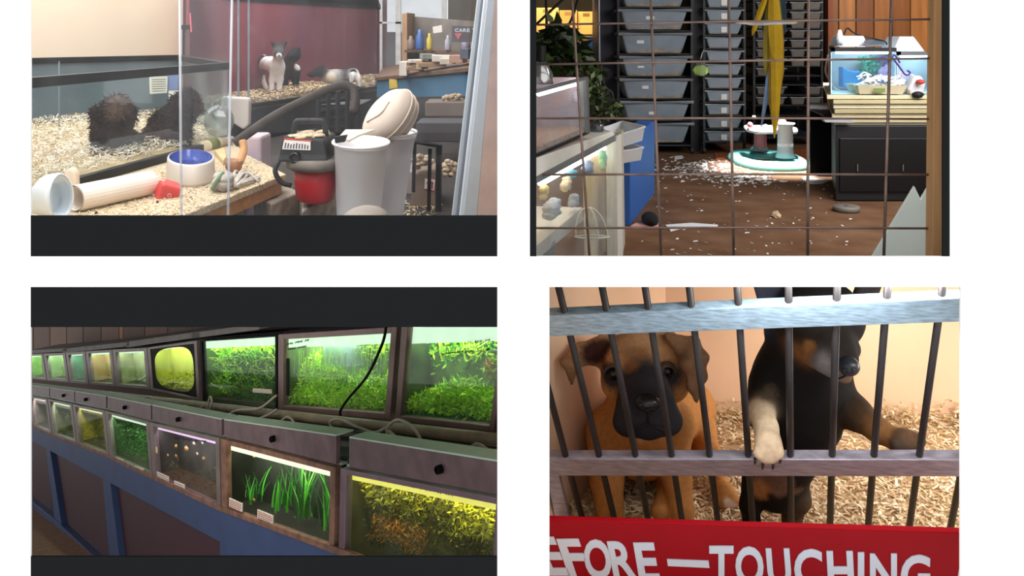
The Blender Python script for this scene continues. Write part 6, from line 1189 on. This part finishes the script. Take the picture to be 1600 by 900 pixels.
br = PF(1600, 652, FZ4)
mb = MB(); mb.prism([cor, br, br+Vector((0, 0, .584)), cor+Vector((0, 0, .584))], (0, .02, 0)); mb.build('wall_back', peach, kind='structure', label='peach kennel rear wall')
# shavings on the kennel floor
mb = MB()
def sp4():
    while True:
        y = 645+(870-645)*random.random()**.8; x = random.uniform(880, 1560)
        q = PF(x, y, FZ4)
        if (cor-a0).cross(q-a0).z < 0: return q+Vector((0, 0, .002))
shavings(mb, 9000, sp4, .021, lift=.012, cols=((240, 220, 182), (226, 200, 158), (248, 236, 208), (200, 168, 124), (236, 210, 176)))
mb.build('wood_shavings', MC('shaving_curls', var=.12), label='pale wood shavings covering the kennel floor', cat='shavings', kind='stuff')
mb = MB()
def sp4b():
    q = PF(random.uniform(1090, 1560), 646, FZ4); return q+Vector((0, -random.random()*.12, random.random()**2*.045))
shavings(mb, 1500, sp4b, .02, lift=.01)
mb.build('wood_shavings', MC('shaving_curls'), label='heap of shavings against the rear kennel wall', cat='shavings', kind='stuff')

# barred gate
G0 = P(1179, 450, 1.75); GE1 = Vector((1, -.277, .132)); GE2 = Vector((.15, .5, -1))
gp = lambda x, y: hit(G0, GE1, GE2, x, y)
GN = GE1.cross(GE2).normalized(); GN = GN if GN.y > 0 else -GN
galv = M('galvanised_steel', (150, 176, 196), .45, .35, var=.3, scale=7, stretch=(6, 6, 30), bump=.1)
galv2 = M('galvanised_steel_purple', (168, 164, 180), .45, .3, var=.25, scale=5, stretch=(6, 6, 30))
barm = M('black_bar', (44, 42, 44), .45, .3, var=.2)
gate = thing('kennel_gate', gp(1179, 830), 'barred steel kennel gate in front of the two dogs', 'gate')
def rail(name, pts, mat, f0, f1):
    mb = MB(); q = [gp(*p)+GN*f0 for p in pts]; mb.prism(q, GN*(f1-f0)); return mb.build(name, mat, gate, bevel=.002)
rail('rail', [(790, 522), (1560, 493.5), (1560, 456), (790, 490)], galv, -.012, .012)
rail('rail', [(790, 736.5), (1560, 737), (1560, 711), (790, 711)], galv2, -.012, .014)
rail('side_post', [(850, 716), (868, 716), (896, 835), (872, 835)], galv2, -.004, .012)
for xa, xb in ((815, 911), (873, 961), (941, 1013.6), (1008, 1066), (1077, 1121.5), (1152, 1176), (1232, 1236), (1308, 1297), (1387, 1357), (1473, 1422), (1558, 1487)):
    mb = MB(); a = gp(xa-(xb-xa)*30/365, 420); b = gp(xb+(xb-xa)*25/365, 840)
    mb.tube([a, b], px(5.6, 1.85), 10); mb.build('bar', barm, gate, smooth=True)

# red warning sign in front of the gate
S0 = P(1179, 822, 1.72); SE1 = Vector((1, -.06, -.032)); SE2 = Vector((.2, .45, -1))
sp_ = lambda x, y: hit(S0, SE1, SE2, x, y)
SN = SE1.cross(SE2).normalized(); SN = SN if SN.y > 0 else -SN
sign = thing('warning_sign', sp_(1179, 960), 'red sign with white capital letters fixed below the kennel bars', 'sign')
mb = MB(); mb.prism([sp_(790, 811), sp_(1560, 834), sp_(1560, 985), sp_(790, 985)], SN*.012)
mb.build('panel', M('red_sign_paint', (150, 4, 20), .6, var=.05, spec=.1), sign, bevel=.003); spn = sign.children[0]
lett = M('white_letter', (205, 214, 228), .5, var=.03)
for ch, x0, x1, yt, ln in (('B', 786, 826, 836, .5), ('E', 832, 866, 838, .42), ('F', 869, 904, 841, .34), ('O', 909, 951, 842, .12), ('R', 948, 986, 845, .2), ('E', 989, 1022, 847, .17),
        ('T', 1108, 1146, 852, .0), ('O', 1148, 1192, 853, .03), ('U', 1196, 1233, 856, .08), ('C', 1240, 1284, 857, .02), ('H', 1291, 1332, 860, .05), ('I', 1340, 1350, 862, .0), ('N', 1359, 1401, 864, 0.), ('G', 1408, 1454, 866, -.03), ('C', 1496, 1540, 870, 0)):
    put_letter(ch, x0, x1, yt, 60 if ch not in 'OCG' else 62, sp_, SN, lett, spn, lean=ln)
mb = MB(); mb.prism([sp_(1042, 873), sp_(1107, 875.5), sp_(1108.5, 886), sp_(1043.5, 883)], -SN*.002); mb.build('dash', lett, spn)

# tan dog with a black muzzle, looking out between the bars
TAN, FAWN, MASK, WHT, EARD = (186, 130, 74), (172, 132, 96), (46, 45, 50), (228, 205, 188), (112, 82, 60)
coat = MC('short_dog_coat', .75, .16, 90, .15, .12)
boxer = thing('dog', PF(1000, 825, FZ4), 'tan dog with black muzzle and floppy ears standing behind the bars', 'dog')
P_flat, px_flat = P, px                                           # the head is carried a little further back from the bars than the feet
P = lambda x, y, D: P_flat(x, y, D+.1*min(1, max(0, (770-y)/120)))
pr = []
pr += [ball(1004, 566, 2.12, 54, FAWN), ball(978, 566, 2.10, 40, FAWN), ball(1038, 562, 2.10, 42, FAWN), ball(1000, 545, 2.12, 34, FAWN), ball(1030, 545, 2.12, 34, FAWN)]
pr += [ball(967, 597, 2.09, 30, TAN), ball(1046, 596, 2.09, 34, TAN)]
pr += chain([(1003, 585, 2.06, 34, 0), (1009, 615, 2.02, 34, 0), (1012, 628, 1.99, 24, 0)], MASK)
pr += chain([(1006, 610, 2.05, 40, 0), (1010, 642, 2.01, 42, 0)], MASK)
pr += chain([(988, 640, 2.0, 28, 0), (980, 658, 2.01, 24, 0)], MASK)+chain([(1030, 640, 2.0, 30, 0), (1044, 657, 2.01, 24, 0)], MASK)
pr += [ball(1014, 668, 2.01, 15, MASK), ball(1012, 630, 1.975, 17, (20, 20, 24)), ball(1003, 632, 1.972, 12, (20, 20, 24)), ball(1023, 632, 1.972, 12, (20, 20, 24))]
pr += [ball(962, 566, 2.065, 17, TAN), ball(1044, 560, 2.065, 18, TAN), ball(985, 566, 2.06, 16, (120, 78, 42))]
# ears
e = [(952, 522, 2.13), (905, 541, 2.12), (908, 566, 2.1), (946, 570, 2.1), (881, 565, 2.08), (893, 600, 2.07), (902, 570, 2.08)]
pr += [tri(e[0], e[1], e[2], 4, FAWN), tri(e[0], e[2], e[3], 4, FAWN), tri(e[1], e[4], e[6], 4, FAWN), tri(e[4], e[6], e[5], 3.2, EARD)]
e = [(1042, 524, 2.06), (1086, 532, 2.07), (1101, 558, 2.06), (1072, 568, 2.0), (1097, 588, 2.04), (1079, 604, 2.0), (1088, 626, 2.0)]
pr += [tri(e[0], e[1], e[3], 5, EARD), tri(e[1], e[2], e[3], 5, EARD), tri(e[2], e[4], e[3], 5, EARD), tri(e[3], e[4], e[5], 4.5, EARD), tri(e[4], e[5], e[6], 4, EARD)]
# neck, trunk, legs
pr += chain([(1006, 600, 2.2, 52, 0), (1000, 665, 2.22, 62, 0), (1002, 690, 2.24, 58, 0)], TAN)
pr += [ball(955, 668, 2.2, 34, TAN), ball(1052, 660, 2.2, 36, TAN)]
pr += chain([(1006, 662, 2.28, 60, 0), (1048, 642, 2.5, 58, 0), (1072, 640, 2.6, 48, 0)], TAN)
pr += chain([(948, 680, 2.2, 34, 0), (948, 750, 2.21, 25, 0), (952, 790, 2.2, 20, 0), (955, 818, 2.19, 21, 0)], TAN)
pr += chain([(1050, 680, 2.2, 30, 0), (1058, 750, 2.21, 21, 0), (1064, 795, 2.2, 18, 0), (1066, 818, 2.19, 20, 0)], TAN)
pr += chain([(1020, 700, 2.5, 34, 0), (1036, 740, 2.32, 16, 0), (1042, 775, 2.25, 13, 0), (1034, 797, 2.22, 14, 0), (1028, 802, 2.2, 11, 0)], TAN)
pr += chain([(1058, 628, 2.55, 48, 0), (1090, 672, 2.45, 28, 0), (1112, 712, 2.36, 15, 0), (1122, 748, 2.32, 12, 0), (1132, 772, 2.28, 13, 0)], TAN)
for dx, dy in ((-12, 2), (-4, 4), (4, 4), (11, 1)): pr += chain([(1132+dx*.5, 770, 2.28, 9, 0), (1139+dx, 783+dy, 2.25, 7, 0)], TAN)
pt = [spot(958, 585, 2.06, 24, MASK, 14), spot(1042, 582, 2.06, 27, MASK, 14), spot(1004, 596, 2.03, 34, MASK, 16), spot(990, 575, 2.04, 15, (120, 78, 42), 8),
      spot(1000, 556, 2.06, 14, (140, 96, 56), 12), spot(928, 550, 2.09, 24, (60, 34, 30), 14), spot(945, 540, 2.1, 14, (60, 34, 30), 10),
      spot(1000, 694, 2.12, 14, WHT, 6), spot(996, 738, 2.14, 24, WHT, 8), spot(1137, 786, 2.24, 7, WHT, 4), spot(1144, 788, 2.24, 6, WHT, 4)]
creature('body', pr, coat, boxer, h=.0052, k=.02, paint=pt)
eye = M('dark_eye', (20, 15, 14), .12, var=.1, spec=.25)
mouth = M('lip_black', (16, 16, 18), .4, var=.1)
for x, y in ((957, 583), (1042, 579)):
    mb = MB(); mb.ell(P(x, y, 2.046), px(12.5, 2.045), 16, 10); e_ = mb.build('eye', eye, boxer, smooth=True)
    mb = MB(); mb.tube(curve([P(x-15, y+2, 2.042), P(x-9, y-8, 2.034), P(x, y-11.5, 2.03), P(x+9, y-8, 2.034), P(x+15, y+2, 2.042)]), px(3, 2.04), 6); mb.build('eyelid', M('brown_lid', (70, 52, 40), .7), e_, smooth=True)
nosem = M('wet_black_nose', (22, 22, 25), .35, var=.1, spec=.4)
mb = MB(); mb.ell(P(1012, 629, 1.958), (px(21, 1.96), .024, px(14, 1.96)), 20, 12); mb.ell(P(1012, 638, 1.957), (px(9, 1.96), .018, px(9, 1.96)), 16, 10); mb.build('nose', nosem, boxer, smooth=True)
for x in (1001, 1023):
    mb = MB(); mb.ell(P(x, 633, 1.939), (px(4.6, 1.957), .005, px(3.2, 1.957)), 10, 8); mb.build('nostril', mouth, boxer, smooth=True)
mb = MB(); mb.tube([P(1013, 645, 1.945), P(1013, 654, 1.95), P(1013, 664, 1.962)], px(1.8, 2), 6); mb.build('lip_line', mouth, boxer)
mb = MB(); mb.tube(curve([P(978, 674, 1.975), P(995, 671, 1.955), P(1013, 663, 1.955), P(1030, 671, 1.955), P(1048, 675, 1.975)]), px(2.2, 2), 6); mb.build('mouth', mouth, boxer)

P = P_flat
# black and tan dog standing up with both front paws on the middle rail
BLK, DTAN, PAW, GRY, BEL = (24, 22, 22), (160, 112, 66), (212, 190, 160), (120, 116, 116), (118, 92, 78)
pup = thing('dog', PF(1210, 838, FZ4), 'black and tan dog standing upright with paws over the middle rail', 'dog')
pr = chain([(1268, 540, 2.12, 66, 0), (1250, 600, 2.12, 72, 0), (1250, 650, 2.12, 62, 0), (1228, 712, 2.13, 46, 0), (1212, 755, 2.15, 42, 0)], BLK)
pr += [ball(1206, 600, 2.1, 34, BLK), ball(1300, 600, 2.1, 30, BLK), ball(1230, 520, 2.12, 34, BLK)]
pr += [ball(1272, 488, 2.07, 60, BLK), ball(1300, 496, 2.05, 50, BLK)]
pr += chain([(1282, 515, 2.03, 44, 0), (1306, 545, 1.98, 30, 0), (1322, 562, 1.95, 19, 0)], (30, 25, 22))
pr += chain([(1252, 536, 2.05, 22, 0), (1276, 556, 2.0, 20, 0)], (140, 96, 56))+chain([(1288, 564, 1.965, 19, 0), (1306, 576, 1.95, 17, 0)], GRY)
pr += [ball(1320, 588, 1.955, 11, (130, 96, 62)), ball(1330, 546, 1.985, 14, (46, 36, 28))]
pr += [tri((1205, 520, 2.12), (1178, 425, 2.12), (1246, 470, 2.08), 7, (66, 72, 88)), tri((1178, 425, 2.12), (1240, 425, 2.1), (1246, 470, 2.08), 7, (66, 72, 88)),
       tri((1330, 490, 2.1), (1348, 425, 2.1), (1376, 430, 2.12), 6, (40, 36, 38)), tri((1330, 490, 2.1), (1376, 430, 2.12), (1358, 490, 2.12), 6, (40, 36, 38))]
# right arm and paw
pr += chain([(1300, 615, 2.1, 32, 0), (1335, 645, 2.06, 25, 0)], BLK)+chain([(1335, 645, 2.06, 25, 0), (1372, 672, 2.0, 18, 0)], (78, 58, 40))+chain([(1372, 672, 2.0, 18, 0), (1402, 688, 1.97, 15, 0), (1420, 690, 1.955, 16, 0)], DTAN)
for x, y in ((1400, 697), (1414, 698), (1428, 695), (1438, 688)): pr += chain([(1412, 688, 1.955, 11, 0), (x, y, 1.94, 8.5, 0)], (62, 58, 54))
# left arm and paw
pr += chain([(1205, 615, 2.1, 34, 0), (1188, 645, 2.05, 26, 0)], BLK)+chain([(1190, 645, 2.02, 21, 0), (1197, 668, 1.96, 17, 0), (1200, 690, 1.935, 19, 0)], PAW)
for x, y in ((1184, 708), (1194, 716), (1206, 716), (1217, 708)): pr += chain([(1200, 690, 1.93, 13, 0), (x, y, 1.915, 8, 0)], PAW)
# hips, hind legs, feet
pr += chain([(1185, 745, 2.14, 26, 0), (1172, 790, 2.14, 15, 0), (1174, 812, 2.15, 12, 0), (1178, 836, 2.13, 14, 0)], BLK)
pr += chain([(1238, 745, 2.14, 24, 0), (1246, 780, 2.13, 19, 0), (1238, 806, 2.15, 14, 0), (1234, 836, 2.13, 14, 0)], (74, 60, 48))
pt = [spot(1210, 745, 2.09, 30, BEL, 10), spot(1188, 765, 2.1, 16, DTAN, 10), spot(1236, 752, 2.1, 17, (150, 118, 92), 10), spot(1206, 772, 2.1, 9, (28, 24, 22), 6), spot(1200, 612, 2.03, 14, (96, 80, 64), 14), spot(1268, 545, 1.985, 13, (150, 104, 62), 8)]
creature('body', pr, coat, pup, h=.0052, k=.016, paint=pt)
claw = M('dark_claw', (24, 20, 20), .4)
for x, y in ((1180, 716), (1192, 724), (1208, 724), (1219, 715)):
    mb = MB(); mb.tube([P(x, y, 1.912), P(x, y+6, 1.905), P(x-1, y+10, 1.908)], [px(2.6, 1.9), px(2.0, 1.9), px(.8, 1.9)], 6); mb.build('claw', claw, pup, smooth=True)
mb = MB(); mb.ell(P(1326, 572, 1.918), (px(17, 1.92), .024, px(15, 1.92)), 18, 12); mb.build('nose', M('slate_nose', (40, 44, 52), .35, var=.1, spec=.4), pup, smooth=True)
for x in (1319, 1332):
    mb = MB(); mb.ell(P(x, 578, 1.896), (px(3.4, 1.9), .004, px(2.8, 1.9)), 10, 8); mb.build('nostril', mouth, pup, smooth=True)
mb = MB(); mb.tube(curve([P(1298, 592, 1.935), P(1310, 592, 1.925), P(1322, 587, 1.92), P(1334, 585, 1.93)]), px(1.6, 1.9), 6); mb.build('mouth', mouth, pup)
